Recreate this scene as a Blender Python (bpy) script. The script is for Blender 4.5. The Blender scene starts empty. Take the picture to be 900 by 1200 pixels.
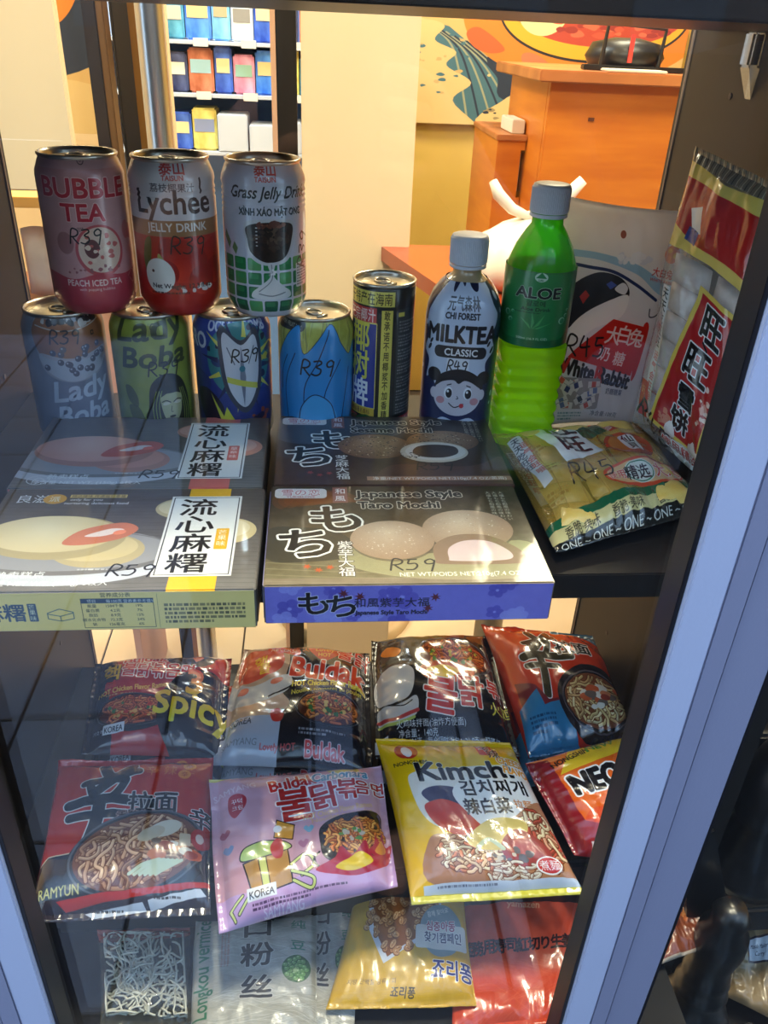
import bpy, bmesh, math, random
import numpy as np
from mathutils import Vector, Matrix

# ---------------------------------------------------------------- camera, sky, lights, exposure
SC = bpy.context.scene
COL = SC.collection
CAMH = .333
F_PX = 952.0
_V = np.array([-75., 1600., F_PX]); _V /= np.linalg.norm(_V)
_D = np.array([-86., -571., F_PX]); _D -= _V*(_D@_V); _D /= np.linalg.norm(_D)
_X = np.cross(_V, _D)
cd = bpy.data.cameras.new('camera'); cam = bpy.data.objects.new('camera', cd); COL.objects.link(cam)
cd.sensor_fit = 'VERTICAL'; cd.sensor_height = 36.0; cd.lens = 36.0*F_PX/1200.0; cd.clip_start = .01
# world axes (X,Y,Z) of the camera's right, up and back
R_ = Matrix(((_X[0], -_X[1], -_X[2]), (_D[0], -_D[1], -_D[2]), (-_V[0], _V[1], _V[2])))
cam.matrix_world = Matrix.Translation((0, 0, CAMH)) @ R_.to_4x4()
SC.camera = cam
SC.view_settings.view_transform = 'Standard'; SC.view_settings.look = 'None'
SC.view_settings.gamma = 1.0; SC.view_settings.exposure = 0.75
SC.cycles.use_denoising = True
SC.cycles.transparent_max_bounces = 24; SC.cycles.max_bounces = 8; SC.cycles.sample_clamp_indirect = 6
SC.cycles.caustics_reflective = False; SC.cycles.caustics_refractive = False

world = bpy.data.worlds.new('daylight'); SC.world = world; world.use_nodes = True
wn = world.node_tree.nodes; wl = world.node_tree.links
bg = wn['Background']; bg.inputs['Strength'].default_value = 2.0
tc = wn.new('ShaderNodeTexCoord'); sp = wn.new('ShaderNodeSeparateXYZ'); cr = wn.new('ShaderNodeValToRGB')
wl.new(tc.outputs['Generated'], sp.inputs[0]); wl.new(sp.outputs['Z'], cr.inputs[0]); wl.new(cr.outputs[0], bg.inputs['Color'])
cr.color_ramp.elements[0].position = 0.0; cr.color_ramp.elements[0].color = (.60, .72, .95, 1)
cr.color_ramp.elements[1].position = .8; cr.color_ramp.elements[1].color = (.38, .56, .98, 1)

def area(name, loc, size, power, color, rot=(0, 0, 0), sy=None):
    l = bpy.data.lights.new(name, 'AREA'); l.energy = power; l.color = color; l.size = size
    if sy: l.shape = 'RECTANGLE'; l.size_y = sy
    o = bpy.data.objects.new(name, l); o.location = loc; o.rotation_euler = rot; COL.objects.link(o); return o
WARM = (1, .83, .60)
LAMPS = [(-.9, 1.5), (.9, 1.5), (-.9, 2.6), (.9, 2.6)]
for lx, ly in LAMPS: area('ceiling_lamp_light', (lx, ly, 1.50), .5, 27, WARM)
area('window_lamp_light', (-.02, .42, 1.2), .06, 17.0, (1, .86, .66), sy=.42)
area('window_lamp_light', (.20, .40, 1.2), .06, 5, (1, .86, .66), sy=.3)

area('bay_fill_light', (.62, .55, 1.2), .06, 9, (1, .86, .66), sy=.3)  # added warm fill, no fixture: brightens the goods behind the right pane
area('rack_fill_light', (-.2, 2.3, 1.2), .3, 8, (.72, .86, 1.0), rot=(math.radians(25), 0, 0), sy=.1)  # added cool fill, no fixture: brightens the retail rack
# ---------------------------------------------------------------- helpers
rnd = random.Random(7)
def lin(c):
    c = np.array(c[:3], float)/255.; return tuple(np.where(c <= .04045, c/12.92, ((c+.055)/1.055)**2.4))+(1.,)
MATS = {}
def mat(name, c, rough=.5, metal=0, coat=0, noise=None, bump=0, bscale=60, trans=0, spec=.5, emit=0):
    """procedural principled material, colour in 0..255; noise=(colour2, scale, stretch)"""
    if name in MATS: return MATS[name]
    m = bpy.data.materials.new(name); m.use_nodes = True; nt = m.node_tree; b = nt.nodes['Principled BSDF']
    b.inputs['Base Color'].default_value = lin(c); b.inputs['Roughness'].default_value = rough
    b.inputs['Metallic'].default_value = metal; b.inputs['Coat Weight'].default_value = coat; b.inputs['Coat Roughness'].default_value = .1
    b.inputs['Specular IOR Level'].default_value = spec; b.inputs['Transmission Weight'].default_value = trans
    if emit: b.inputs['Emission Color'].default_value = lin(c); b.inputs['Emission Strength'].default_value = emit
    t = nt.nodes.new('ShaderNodeTexCoord')
    if noise:
        mp = nt.nodes.new('ShaderNodeMapping'); mp.inputs['Scale'].default_value = noise[2]
        n = nt.nodes.new('ShaderNodeTexNoise'); n.inputs['Scale'].default_value = noise[1]; n.inputs['Detail'].default_value = 5
        r = nt.nodes.new('ShaderNodeValToRGB'); r.color_ramp.elements[0].position = .35; r.color_ramp.elements[1].position = .68
        r.color_ramp.elements[0].color = lin(c); r.color_ramp.elements[1].color = lin(noise[0])
        nt.links.new(t.outputs['Object'], mp.inputs[0]); nt.links.new(mp.outputs[0], n.inputs[0])
        nt.links.new(n.outputs[0], r.inputs[0]); nt.links.new(r.outputs[0], b.inputs['Base Color'])
    if bump:
        n = nt.nodes.new('ShaderNodeTexNoise'); n.inputs['Scale'].default_value = bscale; n.inputs['Detail'].default_value = 4
        bp = nt.nodes.new('ShaderNodeBump'); bp.inputs['Strength'].default_value = bump; bp.inputs['Distance'].default_value = .002
        nt.links.new(t.outputs['Object'], n.inputs[0]); nt.links.new(n.outputs[0], bp.inputs['Height']); nt.links.new(bp.outputs[0], b.inputs['Normal'])
    MATS[name] = m; return m
def fres(nt, ior):
    # Fresnel reflectance of the outer surface for both faces of a thin sheet
    fr = nt.nodes.new('ShaderNodeFresnel'); ge = nt.nodes.new('ShaderNodeNewGeometry'); mr = nt.nodes.new('ShaderNodeMapRange')
    mr.inputs['To Min'].default_value = ior; mr.inputs['To Max'].default_value = 1/ior
    nt.links.new(ge.outputs['Backfacing'], mr.inputs['Value']); nt.links.new(mr.outputs[0], fr.inputs[0]); return fr
def glass_mat(name, tint=(255, 255, 255), rough=.0, refl=1.0, ior=1.5, bump=0, haze=0):
    if name in MATS: return MATS[name]
    m = bpy.data.materials.new(name); m.use_nodes = True; nt = m.node_tree; nt.nodes.clear()
    o = nt.nodes.new('ShaderNodeOutputMaterial'); mx = nt.nodes.new('ShaderNodeMixShader'); tr = nt.nodes.new('ShaderNodeBsdfTransparent')
    gl = nt.nodes.new('ShaderNodeBsdfGlossy'); fr = fres(nt, ior)
    tr.inputs[0].default_value = lin(tint); gl.inputs['Roughness'].default_value = rough
    ml = nt.nodes.new('ShaderNodeMath'); ml.operation = 'MULTIPLY'; ml.inputs[1].default_value = refl; ml.use_clamp = True
    nt.links.new(fr.outputs[0], ml.inputs[0]); nt.links.new(ml.outputs[0], mx.inputs[0]); nt.links.new(tr.outputs[0], mx.inputs[1]); nt.links.new(gl.outputs[0], mx.inputs[2])
    last = mx
    if haze:
        df = nt.nodes.new('ShaderNodeBsdfDiffuse'); df.inputs[0].default_value = (.8, .8, .8, 1); m2 = nt.nodes.new('ShaderNodeMixShader'); m2.inputs[0].default_value = haze
        nt.links.new(mx.outputs[0], m2.inputs[1]); nt.links.new(df.outputs[0], m2.inputs[2]); last = m2
    nt.links.new(last.outputs[0], o.inputs[0])
    if bump:
        t = nt.nodes.new('ShaderNodeTexCoord'); n = nt.nodes.new('ShaderNodeTexNoise'); n.inputs['Scale'].default_value = 55; n.inputs['Detail'].default_value = 3
        bp = nt.nodes.new('ShaderNodeBump'); bp.inputs['Strength'].default_value = bump; bp.inputs['Distance'].default_value = .004
        nt.links.new(t.outputs['Object'], n.inputs[0]); nt.links.new(n.outputs[0], bp.inputs['Height']); nt.links.new(bp.outputs[0], gl.inputs['Normal'])
    MATS[name] = m; return m

def tagit(o, label=None, cat=None, group=None, kind=None):
    if label: o['label'] = label
    if cat: o['category'] = cat
    if group: o['group'] = group
    if kind: o['kind'] = kind
    return o
def empty(name, loc=(0, 0, 0), label=None, cat=None, group=None, kind=None):
    o = bpy.data.objects.new(name, None); o.empty_display_size = .02; o.location = loc; COL.objects.link(o)
    return tagit(o, label, cat, group, kind)
def mesh(name, verts, faces, m, parent=None, loc=(0, 0, 0), smooth=False, uvs=None, world=True):
    """verts in world coordinates; the origin goes to loc (or to the parent's)"""
    me = bpy.data.meshes.new(name)
    L = Vector(parent_loc(parent)) + Vector(loc) if parent else Vector(loc)
    V = np.asarray(verts, float) - np.array(L)[None, :] if world else np.asarray(verts, float)
    me.from_pydata(V.tolist(), [], [tuple(int(i) for i in f) for f in faces])
    ms = m if isinstance(m, (list, tuple)) else [m]
    for q in ms: me.materials.append(q)
    if uvs is not None:
        ul = me.uv_layers.new(name='UVMap'); vi = np.empty(len(me.loops), int); me.loops.foreach_get('vertex_index', vi)
        ul.data.foreach_set('uv', np.asarray(uvs, float)[vi].ravel())
    if smooth: me.polygons.foreach_set('use_smooth', [True]*len(me.polygons))
    me.update()
    o = bpy.data.objects.new(name, me); COL.objects.link(o)
    if parent: o.parent = parent
    o.location = loc
    return o
def parent_loc(p):
    v = Vector((0, 0, 0))
    while p: v += p.location; p = p.parent
    return v
class MB:
    """collects boxes, lathes and tubes into one mesh, world coordinates"""
    def __init__(s): s.v = []; s.f = []
    def add(s, v, f):
        n = len(s.v); s.v += [tuple(map(float, p)) for p in v]; s.f += [tuple(int(i)+n for i in q) for q in f]; return s
    def box(s, x0, x1, y0, y1, z0, z1, b=0):
        if b <= 0:
            v = [(x, y, z) for z in (z0, z1) for x, y in ((x0, y0), (x1, y0), (x1, y1), (x0, y1))]
            return s.add(v, [(3, 2, 1, 0), (4, 5, 6, 7), (0, 1, 5, 4), (1, 2, 6, 5), (2, 3, 7, 6), (3, 0, 4, 7)])
        bm = bmesh.new(); bmesh.ops.create_cube(bm, size=1)
        for q in bm.verts: q.co = Vector(((x0+x1)/2+q.co.x*(x1-x0), (y0+y1)/2+q.co.y*(y1-y0), (z0+z1)/2+q.co.z*(z1-z0)))
        bmesh.ops.bevel(bm, geom=bm.edges[:], offset=b, segments=2, affect='EDGES'); bm.verts.index_update()
        s.add([q.co for q in bm.verts], [[w.index for w in f.verts] for f in bm.faces]); bm.free(); return s
    def lathe(s, prof, n=40, c=(0, 0, 0), shape=None, caps=True, rz=0):
        v = []; f = []
        for r, z in prof:
            for i in range(n):
                a = 2*math.pi*i/n+rz; k = shape(a) if shape else 1
                v.append((c[0]+r*k*math.cos(a), c[1]+r*k*math.sin(a), c[2]+z))
        for j in range(len(prof)-1):
            for i in range(n): f.append((j*n+i, j*n+(i+1) % n, (j+1)*n+(i+1) % n, (j+1)*n+i))
        if caps: f.append(tuple(range(n-1, -1, -1))); f.append(tuple((len(prof)-1)*n+i for i in range(n)))
        return s.add(v, f)
    def tube(s, pts, r, n=8, closed=False):
        P = [Vector(p) for p in pts]; N = len(P); v = []; f = []; up = Vector((0, 0, 1)); pn = None
        for i, p in enumerate(P):
            t = (P[(i+1) % N]-P[i-1]) if closed else (P[min(i+1, N-1)]-P[max(i-1, 0)])
            t.normalize(); a = pn if pn else t.cross(up if abs(t.z) < .9 else Vector((1, 0, 0)))
            a = (a-t*a.dot(t)).normalized(); pn = a; b = t.cross(a); rr = r[i] if isinstance(r, (list, tuple)) else r
            for k in range(n): q = 2*math.pi*k/n; v.append(p+(a*math.cos(q)+b*math.sin(q))*rr)
        M = N if closed else N-1
        for i in range(M):
            for k in range(n): j = (i+1) % N; f.append((i*n+k, i*n+(k+1) % n, j*n+(k+1) % n, j*n+k))
        if not closed: f.append(tuple(range(n-1, -1, -1))); f.append(tuple((N-1)*n+k for k in range(n)))
        return s.add(v, f)
    def build(s, name, m, parent=None, loc=(0, 0, 0), smooth=False):
        return mesh(name, s.v, s.f, m, parent, loc, smooth)
def smooth_angle(o, ang=40):
    me = o.data; me.polygons.foreach_set('use_smooth', [True]*len(me.polygons)); me.set_sharp_from_angle(angle=math.radians(ang)); return o
# smooth value noise in numpy
_tab = np.random.RandomState(5).rand(256, 256)
def vnoise(x, y, seed=0):
    x = np.asarray(x)+seed*17.3; y = np.asarray(y)+seed*9.1; xi = np.floor(x).astype(int); yi = np.floor(y).astype(int); fx = x-xi; fy = y-yi
    fx = fx*fx*(3-2*fx); fy = fy*fy*(3-2*fy); g = lambda a, b: _tab[a % 256, b % 256]
    return (g(xi, yi)*(1-fx)+g(xi+1, yi)*fx)*(1-fy)+(g(xi, yi+1)*(1-fx)+g(xi+1, yi+1)*fx)*fy
def ridged(x, y, seed=0): return 1-np.abs(2*vnoise(x, y, seed)-1)

# ---------------------------------------------------------------- painter for flat print (lettering and pictures on packaging)
_tmp_curve = bpy.data.curves.new('print_text', 'FONT'); _tmp_obj = bpy.data.objects.new('print_text', _tmp_curve)
_tmp_curve.resolution_u = 3; _tmp_curve.align_x = 'CENTER'; _tmp_curve.align_y = 'CENTER'
_tc = {}
def glyph_tris(s):
    if s in _tc: return _tc[s]
    _tmp_curve.body = s; me = _tmp_obj.to_mesh(); me.calc_loop_triangles()
    co = np.empty(len(me.vertices)*3); me.vertices.foreach_get('co', co); co = co.reshape(-1, 3)[:, :2]
    ti = np.empty(len(me.loop_triangles)*3, int); me.loop_triangles.foreach_get('vertices', ti); T = co[ti.reshape(-1, 3)] if len(co) else np.zeros((0, 3, 2))
    _tmp_obj.to_mesh_clear()
    if len(T): c = (T.reshape(-1, 2).min(0)+T.reshape(-1, 2).max(0))/2; T = T-c
    _tc[s] = T; return T
COL.objects.link(_tmp_obj)
def orient(T):
    a = (T[:, 1, 0]-T[:, 0, 0])*(T[:, 2, 1]-T[:, 0, 1])-(T[:, 1, 1]-T[:, 0, 1])*(T[:, 2, 0]-T[:, 0, 0]); T = T.copy(); n = a < 0; T[n] = T[n][:, ::-1]; return T
class Cv:
    def __init__(s, w, h, bgc=(255, 255, 255), S=1.25, a=1.0):
        s.S = S; s.w = w; s.h = h; s.W = int(w*S); s.H = int(h*S); s.img = np.empty((s.H, s.W, 3), np.float32); s.img[:] = np.array(bgc[:3])
        s.al = np.full((s.H, s.W), a, np.float32); s.dy = 0
    def _cov(s, P, Q):
        ss = 3; S = s.S; P = (P+[0, s.dy])*S; Q = (Q+[0, s.dy])*S; al = np.vstack([P, Q]); x0, y0 = np.floor(al.min(0)).astype(int)-1; x1, y1 = np.ceil(al.max(0)).astype(int)+1
        x0 = max(x0, 0); y0 = max(y0, 0); x1 = min(x1, s.W); y1 = min(y1, s.H)
        if x1 <= x0 or y1 <= y0: return None
        w = (x1-x0)*ss; h = (y1-y0)*ss; P = (P-[x0, y0])*ss; Q = (Q-[x0, y0])*ss
        d = np.where(Q[:, 1] > P[:, 1], 1, -1); lo = np.where(d[:, None] > 0, P, Q); hi = np.where(d[:, None] > 0, Q, P)
        r0 = np.clip(np.ceil(lo[:, 1]-.5), 0, h).astype(int); r1 = np.clip(np.ceil(hi[:, 1]-.5), 0, h).astype(int); n = np.maximum(r1-r0, 0)
        if n.sum() == 0: return None
        idx = np.repeat(np.arange(len(n)), n); off = np.arange(n.sum())-np.repeat(np.cumsum(n)-n, n); row = r0[idx]+off
        den = hi[idx, 1]-lo[idx, 1]; t = (row+.5-lo[idx, 1])/den; x = lo[idx, 0]+t*(hi[idx, 0]-lo[idx, 0]); c = np.clip(np.ceil(x-.5), 0, w).astype(int)
        buf = np.bincount(row*(w+1)+c, weights=d[idx], minlength=h*(w+1)).reshape(h, w+1); ins = (np.abs(np.cumsum(buf, 1))[:, :w] > .5)
        return (x0, y0, x1, y1, ins.reshape(y1-y0, ss, x1-x0, ss).mean((1, 3)).astype(np.float32))
    def _paint(s, m, col, alpha=1.0, tr=None):
        if m is None: return s
        x0, y0, x1, y1, c = m; c = c*alpha
        if callable(col):
            yy, xx = np.mgrid[y0:y1, x0:x1]; colr = col(xx/s.S, yy/s.S).astype(np.float32)
        else: colr = np.array(col[:3], np.float32)[None, None, :]
        R = s.img[y0:y1, x0:x1]; R += (colr-R)*c[..., None]
        A = s.al[y0:y1, x0:x1]; A += ((1.0 if tr is None else tr)-A)*c
        return s
    @staticmethod
    def _edges(polys):
        P = []; Q = []
        for p in polys:
            p = np.asarray(p, float); P.append(p); Q.append(np.roll(p, -1, 0))
        return np.vstack(P), np.vstack(Q)
    def poly(s, pts, col, alpha=1.0, tr=None): return s._paint(s._cov(*s._edges([pts])), col, alpha, tr)
    def rect(s, x, y, w, h, col, alpha=1.0, tr=None): return s.poly([(x, y), (x+w, y), (x+w, y+h), (x, y+h)], col, alpha, tr)
    def ellp(s, cx, cy, rx, ry, rot=0, a0=0, a1=360, n=40):
        a = np.radians(np.linspace(a0, a1, n, endpoint=(a1-a0) < 360)); x = rx*np.cos(a); y = ry*np.sin(a); r = math.radians(rot)
        return np.stack([cx+x*math.cos(r)-y*math.sin(r), cy+x*math.sin(r)+y*math.cos(r)], 1)
    def ell(s, cx, cy, rx, ry, col, rot=0, alpha=1.0, tr=None): return s.poly(s.ellp(cx, cy, rx, ry, rot), col, alpha, tr)
    def rr(s, x, y, w, h, r, col, alpha=1.0, tr=None):
        p = [s.ellp(x+w-r, y+h-r, r, r, 0, 0, 90, 6), s.ellp(x+r, y+h-r, r, r, 0, 90, 180, 6), s.ellp(x+r, y+r, r, r, 0, 180, 270, 6), s.ellp(x+w-r, y+r, r, r, 0, 270, 359.9, 6)]
        return s.poly(np.vstack(p), col, alpha, tr)
    def line(s, pts, wd, col, alpha=1.0, closed=False, tr=None):
        p = np.asarray(pts, float); ps = []; n = len(p); r = wd/2; k = 6 if wd < 4 else 10
        W = wd if isinstance(wd, (list, tuple)) else None
        for i in range(n if closed else n-1):
            a = p[i]; b = p[(i+1) % n]; d = b-a; L = math.hypot(*d)
            if L < 1e-6: continue
            o = np.array([-d[1], d[0]])/L*r; ps.append(np.array([a+o, a-o, b-o, b+o]))
        an = np.linspace(0, 2*math.pi, k, endpoint=False); ci = np.stack([np.cos(an), np.sin(an)], 1)*r
        ps += [ci+q for q in p]
        ps = [q if sum(q[i, 0]*q[(i+1) % len(q), 1]-q[(i+1) % len(q), 0]*q[i, 1] for i in range(len(q))) > 0 else q[::-1] for q in ps]
        return s._paint(s._cov(*s._edges(ps)), col, alpha, tr)
    def curve(s, pts, wd, col, alpha=1.0, closed=False): return s.line(spl(pts, closed), wd, col, alpha, closed)
    def blob(s, pts, col, alpha=1.0, tr=None): return s.poly(spl(pts, True), col, alpha, tr)
    def text(s, t, x, y, size, col, bold=0, out=None, rot=0, sx=1, skew=0, alpha=1.0, tr=None, wid=None):
        """centred at x,y; size = em height; bold and out=(colour,width) in design units; wid = fit the width"""
        T = glyph_tris(t); bold *= .5 if any(ord(ch) > 0x2000 for ch in t) else .72
        if not len(T): return s
        if wid: sx = wid/((T[..., 0].max()-T[..., 0].min())*size)
        X = T[..., 0]*size*sx+T[..., 1]*size*skew; Y = -T[..., 1]*size; r = math.radians(rot)
        T = orient(np.stack([x+X*math.cos(r)-Y*math.sin(r), y+X*math.sin(r)+Y*math.cos(r)], -1))
        P = T.reshape(-1, 2); Q = T[:, [1, 2, 0]].reshape(-1, 2); m = s._cov(P, Q)
        if m is None: return s
        if out: s._paint(s._dil(m, (bold+out[1])*s.S), out[0], alpha, tr)
        if bold: m = s._dil(m, bold*s.S)
        return s._paint(m, col, alpha, tr)
    def _dil(s, m, r):
        x0, y0, x1, y1, c = m; k = int(math.ceil(r)); nx0 = max(0, x0-k); ny0 = max(0, y0-k); nx1 = min(s.W, x1+k); ny1 = min(s.H, y1+k)
        B = np.zeros((ny1-ny0, nx1-nx0), np.float32); h, w = c.shape; pad = np.zeros((h+2*k, w+2*k), np.float32); out = pad.copy(); pad[k:k+h, k:k+w] = c
        for dy in range(-k, k+1):
            for dx in range(-k, k+1):
                d = math.hypot(dx, dy); g = min(1, max(0, r-d+.7))
                if g > 0: out = np.maximum(out, np.roll(np.roll(pad, dy, 0), dx, 1)*g)
        oy = ny0-(y0-k); ox = nx0-(x0-k); return (nx0, ny0, nx1, ny1, out[oy:oy+B.shape[0], ox:ox+B.shape[1]])
    def vtext(s, t, x, y, size, col, step=1.08, **k):
        for i, ch in enumerate(t): s.text(ch, x, y+i*size*step, size, col, **k)
        return s
    def price(s, t, x, y, size, col=(25, 22, 25), wd=None, rot=0, slant=.15):
        G = {'R': [[(.15, 1), (.2, 0), (.6, .05), (.68, .3), (.5, .48), (.22, .52)], [(.3, .52), (.5, .75), (.75, 1)]],
             '3': [[(.1, .05), (.5, .02), (.6, .2), (.3, .42), (.62, .6), (.6, .88), (.35, 1), (.08, .92)]],
             '5': [[(.6, .02), (.18, .05)], [(.18, .05), (.15, .42), (.5, .4), (.62, .65), (.45, .95), (.1, .95)]],
             '9': [[(.62, .2), (.4, .02), (.15, .2), (.25, .45), (.58, .4), (.62, .15)], [(.62, .15), (.6, .5), (.52, 1.1)]],
             '4': [[(.2, .0), (.1, .55), (.65, .5)], [(.5, .1), (.48, 1)]]}
        wd = wd or size*.09; r = math.radians(rot)
        for i, ch in enumerate(t):
            for st in G[ch]:
                q = spl([((px+i*.85-len(t)*.42)*size+(.5-py)*slant*size, (py-.5)*size) for px, py in st]) if len(st) > 2 else [((px+i*.85-len(t)*.42)*size, (py-.5)*size) for px, py in st]
                s.line([(x+a*math.cos(r)-b*math.sin(r), y+a*math.sin(r)+b*math.cos(r)) for a, b in q], wd, col)
        return s
    def tiny(s, x, y, w, n, lh, col, seed=1, fill=.55, alpha=.9):
        """rows of small print too small to read"""
        r = random.Random(seed)
        for i in range(n):
            q = x; end = x+w*(1 if i < n-1 else .6)
            while q < end:
                l = r.uniform(.5, 2.2)*lh*.6; s.rect(q, y+i*lh, min(l, end-q), lh*fill, col, alpha*r.uniform(.55, 1)); q += l+lh*.25
        return s
    def noodles(s, cx, cy, rx, ry, cols, n=60, wd=5, ln=40, seed=3, dark=(90, 35, 10), rot=0):
        r = random.Random(seed)
        for i in range(n):
            a = r.uniform(0, 6.28); q = math.sqrt(r.random()); x = rx*q*math.cos(a); y = ry*q*math.sin(a); th = r.uniform(0, 6.28); pts = []
            for k in range(7):
                if (x/rx)**2+(y/ry)**2 < 1.02:
                    rr_ = math.radians(rot); pts.append((cx+x*math.cos(rr_)-y*math.sin(rr_), cy+x*math.sin(rr_)+y*math.cos(rr_)))
                th += r.uniform(-1.0, 1.0); x += math.cos(th)*ln/6; y += math.sin(th)*ln/6*ry/rx*1.2
            if len(pts) < 3: continue
            c = r.choice(cols); k = r.uniform(.8, 1.12); s.curve(pts, wd*1.45, dark, .8); s.curve(pts, wd, tuple(min(255, v*k) for v in c)); s.curve([(a_-wd*.12, b_-wd*.15) for a_, b_ in pts], wd*.3, tuple(min(255, v*1.2+15) for v in c), .7)
        return s
    def bits(s, cx, cy, rx, ry, cols, n, r0, r1, seed=4):
        r = random.Random(seed)
        for i in range(n):
            a = r.uniform(0, 6.28); q = math.sqrt(r.random()); x = cx+rx*q*math.cos(a); y = cy+ry*q*math.sin(a); R = r.uniform(r0, r1)
            pts = [(x+R*r.uniform(.6, 1.2)*math.cos(b), y+R*r.uniform(.5, 1.)*math.sin(b)) for b in (0, 1.05, 2.1, 3.14, 4.2, 5.2)]; s.blob(pts, r.choice(cols))
        return s
    def mottle(s, amt=10, sc=20, seed=1):
        yy, xx = np.mgrid[0:s.H, 0:s.W]/s.S; n = vnoise(xx/sc, yy/sc, seed)*.6+vnoise(xx/sc*2.7, yy/sc*2.7, seed+3)*.4
        s.img += ((n-.5)*2*amt)[..., None]; return s
    def image(s, name):
        im = bpy.data.images.new(name, s.W, s.H, alpha=True); px = np.ones((s.H, s.W, 4), np.float32); px[..., :3] = np.clip(s.img/255, 0, 1); px[..., 3] = np.clip(s.al, 0, 1)
        im.pixels.foreach_set(px[::-1].ravel()); im.pack(); return im
def spl(pts, closed=False, n=6):
    p = np.asarray(pts, float); N = len(p); out = []
    if N < 3: return p
    for i in range(N if closed else N-1):
        g = (lambda j: p[j % N]) if closed else (lambda j: p[min(max(j, 0), N-1)])
        a, b, c, d = g(i-1), g(i), g(i+1), g(i+2)
        for k in range(n): t = k/n; out.append(.5*((2*b)+(c-a)*t+(2*a-5*b+4*c-d)*t*t+(3*b-a-3*c+d)*t**3))
    if not closed: out.append(p[-1])
    return np.array(out)
def lg(c0, c1, y0, y1, ax=1):
    """gradient colour function"""
    c0 = np.array(c0, float); c1 = np.array(c1, float)
    return lambda x, y: c0+(c1-c0)*np.clip(((y if ax else x)-y0)/(y1-y0), 0, 1)[..., None]
def rg(c0, c1, cx, cy, r):
    c0 = np.array(c0, float); c1 = np.array(c1, float)
    return lambda x, y: c0+(c1-c0)*np.clip(np.hypot(x-cx, y-cy)/r, 0, 1)[..., None]
def printed(name, cv, rough=.3, metal=0, coat=.3, alpha=False, bump=0, bscale=300, spec=.5, thin=0):
    m = bpy.data.materials.new(name); m.use_nodes = True; nt = m.node_tree; b = nt.nodes['Principled BSDF']
    t = nt.nodes.new('ShaderNodeTexImage'); t.image = cv.image(name+'_print'); t.extension = 'EXTEND'
    nt.links.new(t.outputs['Color'], b.inputs['Base Color']); b.inputs['Roughness'].default_value = rough; b.inputs['Metallic'].default_value = metal
    b.inputs['Coat Weight'].default_value = coat; b.inputs['Coat Roughness'].default_value = .07; b.inputs['Specular IOR Level'].default_value = spec
    if bump:
        tcx = nt.nodes.new('ShaderNodeTexCoord'); n = nt.nodes.new('ShaderNodeTexNoise'); n.inputs['Scale'].default_value = bscale; n.inputs['Detail'].default_value = 3
        bp = nt.nodes.new('ShaderNodeBump'); bp.inputs['Strength'].default_value = bump; bp.inputs['Distance'].default_value = .003
        nt.links.new(tcx.outputs['Object'], n.inputs[0]); nt.links.new(n.outputs[0], bp.inputs['Height']); nt.links.new(bp.outputs[0], b.inputs['Normal'])
    if thin:
        o = nt.nodes['Material Output']; mx = nt.nodes.new('ShaderNodeMixShader'); tl = nt.nodes.new('ShaderNodeBsdfTranslucent'); mx.inputs[0].default_value = thin
        nt.links.new(t.outputs['Color'], tl.inputs[0]); nt.links.new(b.outputs[0], mx.inputs[1]); nt.links.new(tl.outputs[0], mx.inputs[2]); nt.links.new(mx.outputs[0], o.inputs[0])
    if alpha:
        o = nt.nodes['Material Output']; mx = nt.nodes.new('ShaderNodeMixShader'); g = glass_nodes(nt)
        nt.links.new(t.outputs['Alpha'], mx.inputs[0]); nt.links.new(g, mx.inputs[1]); nt.links.new(b.outputs[0], mx.inputs[2]); nt.links.new(mx.outputs[0], o.inputs[0])
    return m
def glass_nodes(nt):
    mx = nt.nodes.new('ShaderNodeMixShader'); tr = nt.nodes.new('ShaderNodeBsdfTransparent'); gl = nt.nodes.new('ShaderNodeBsdfGlossy'); fr = fres(nt, 1.5)
    tr.inputs[0].default_value = (.97, .97, .97, 1); gl.inputs['Roughness'].default_value = .12
    nt.links.new(fr.outputs[0], mx.inputs[0]); nt.links.new(tr.outputs[0], mx.inputs[1]); nt.links.new(gl.outputs[0], mx.inputs[2]); return mx.outputs[0]
# ---------------------------------------------------------------- the setting
YG = .30                      # plane of the shop window
M_floor = mat('beige_tile', (226, 206, 172), .3, noise=((205, 184, 150), 3, (1, 1, 1)), coat=.2)
M_grout = mat('dark_grout', (70, 62, 55), .9)
M_wallY = mat('yellow_wall', (206, 172, 84), .7, noise=((188, 152, 66), 2.2, (1, 1, .5)))
M_cream = mat('cream_paint', (238, 212, 170), .6, noise=((230, 202, 158), 2, (1, 1, .4)))
M_white = mat('white_aluminium', (166, 176, 192), .38, bump=.05, bscale=500)
M_strip = mat('white_aluminium_shaded', (124, 129, 146), .4, bump=.05, bscale=500)  # darker copy of the white frame, shade of its angled faces in the colour
M_gask = mat('black_gasket', (12, 12, 16), .45)
M_black = mat('black_frame', (22, 20, 20), .4)
M_pave = mat('grey_paving', (146, 154, 166), .8, noise=((128, 136, 148), 6, (1, 1, 1)), bump=.4)
M_join = mat('paving_joint', (74, 76, 80), .9)
def structure(o): o['kind'] = 'structure'; return o
fl = structure(MB().box(-2.6, 2.6, .36, 3.6, -1.16, -1.108).build('floor', M_grout))
tile = None
for ix in range(-4, 5):
    for iy in range(0, 6):
        x = .17+ix*.358; y = .95+iy*.42
        if tile is None:
            tile = MB().box(-.1765, .1765, -.2075, .2075, 0, .008, .0015).build('floor_tile', M_floor, fl); t = tile
        else: t = tile.copy(); COL.objects.link(t)
        t.location = (x+.179, y, -1.108+rnd.uniform(0, .0006))
pv = structure(MB().box(-3, 3, -5, .27, -1.18, -1.115).build('pavement', M_join)); slab = None
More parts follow.
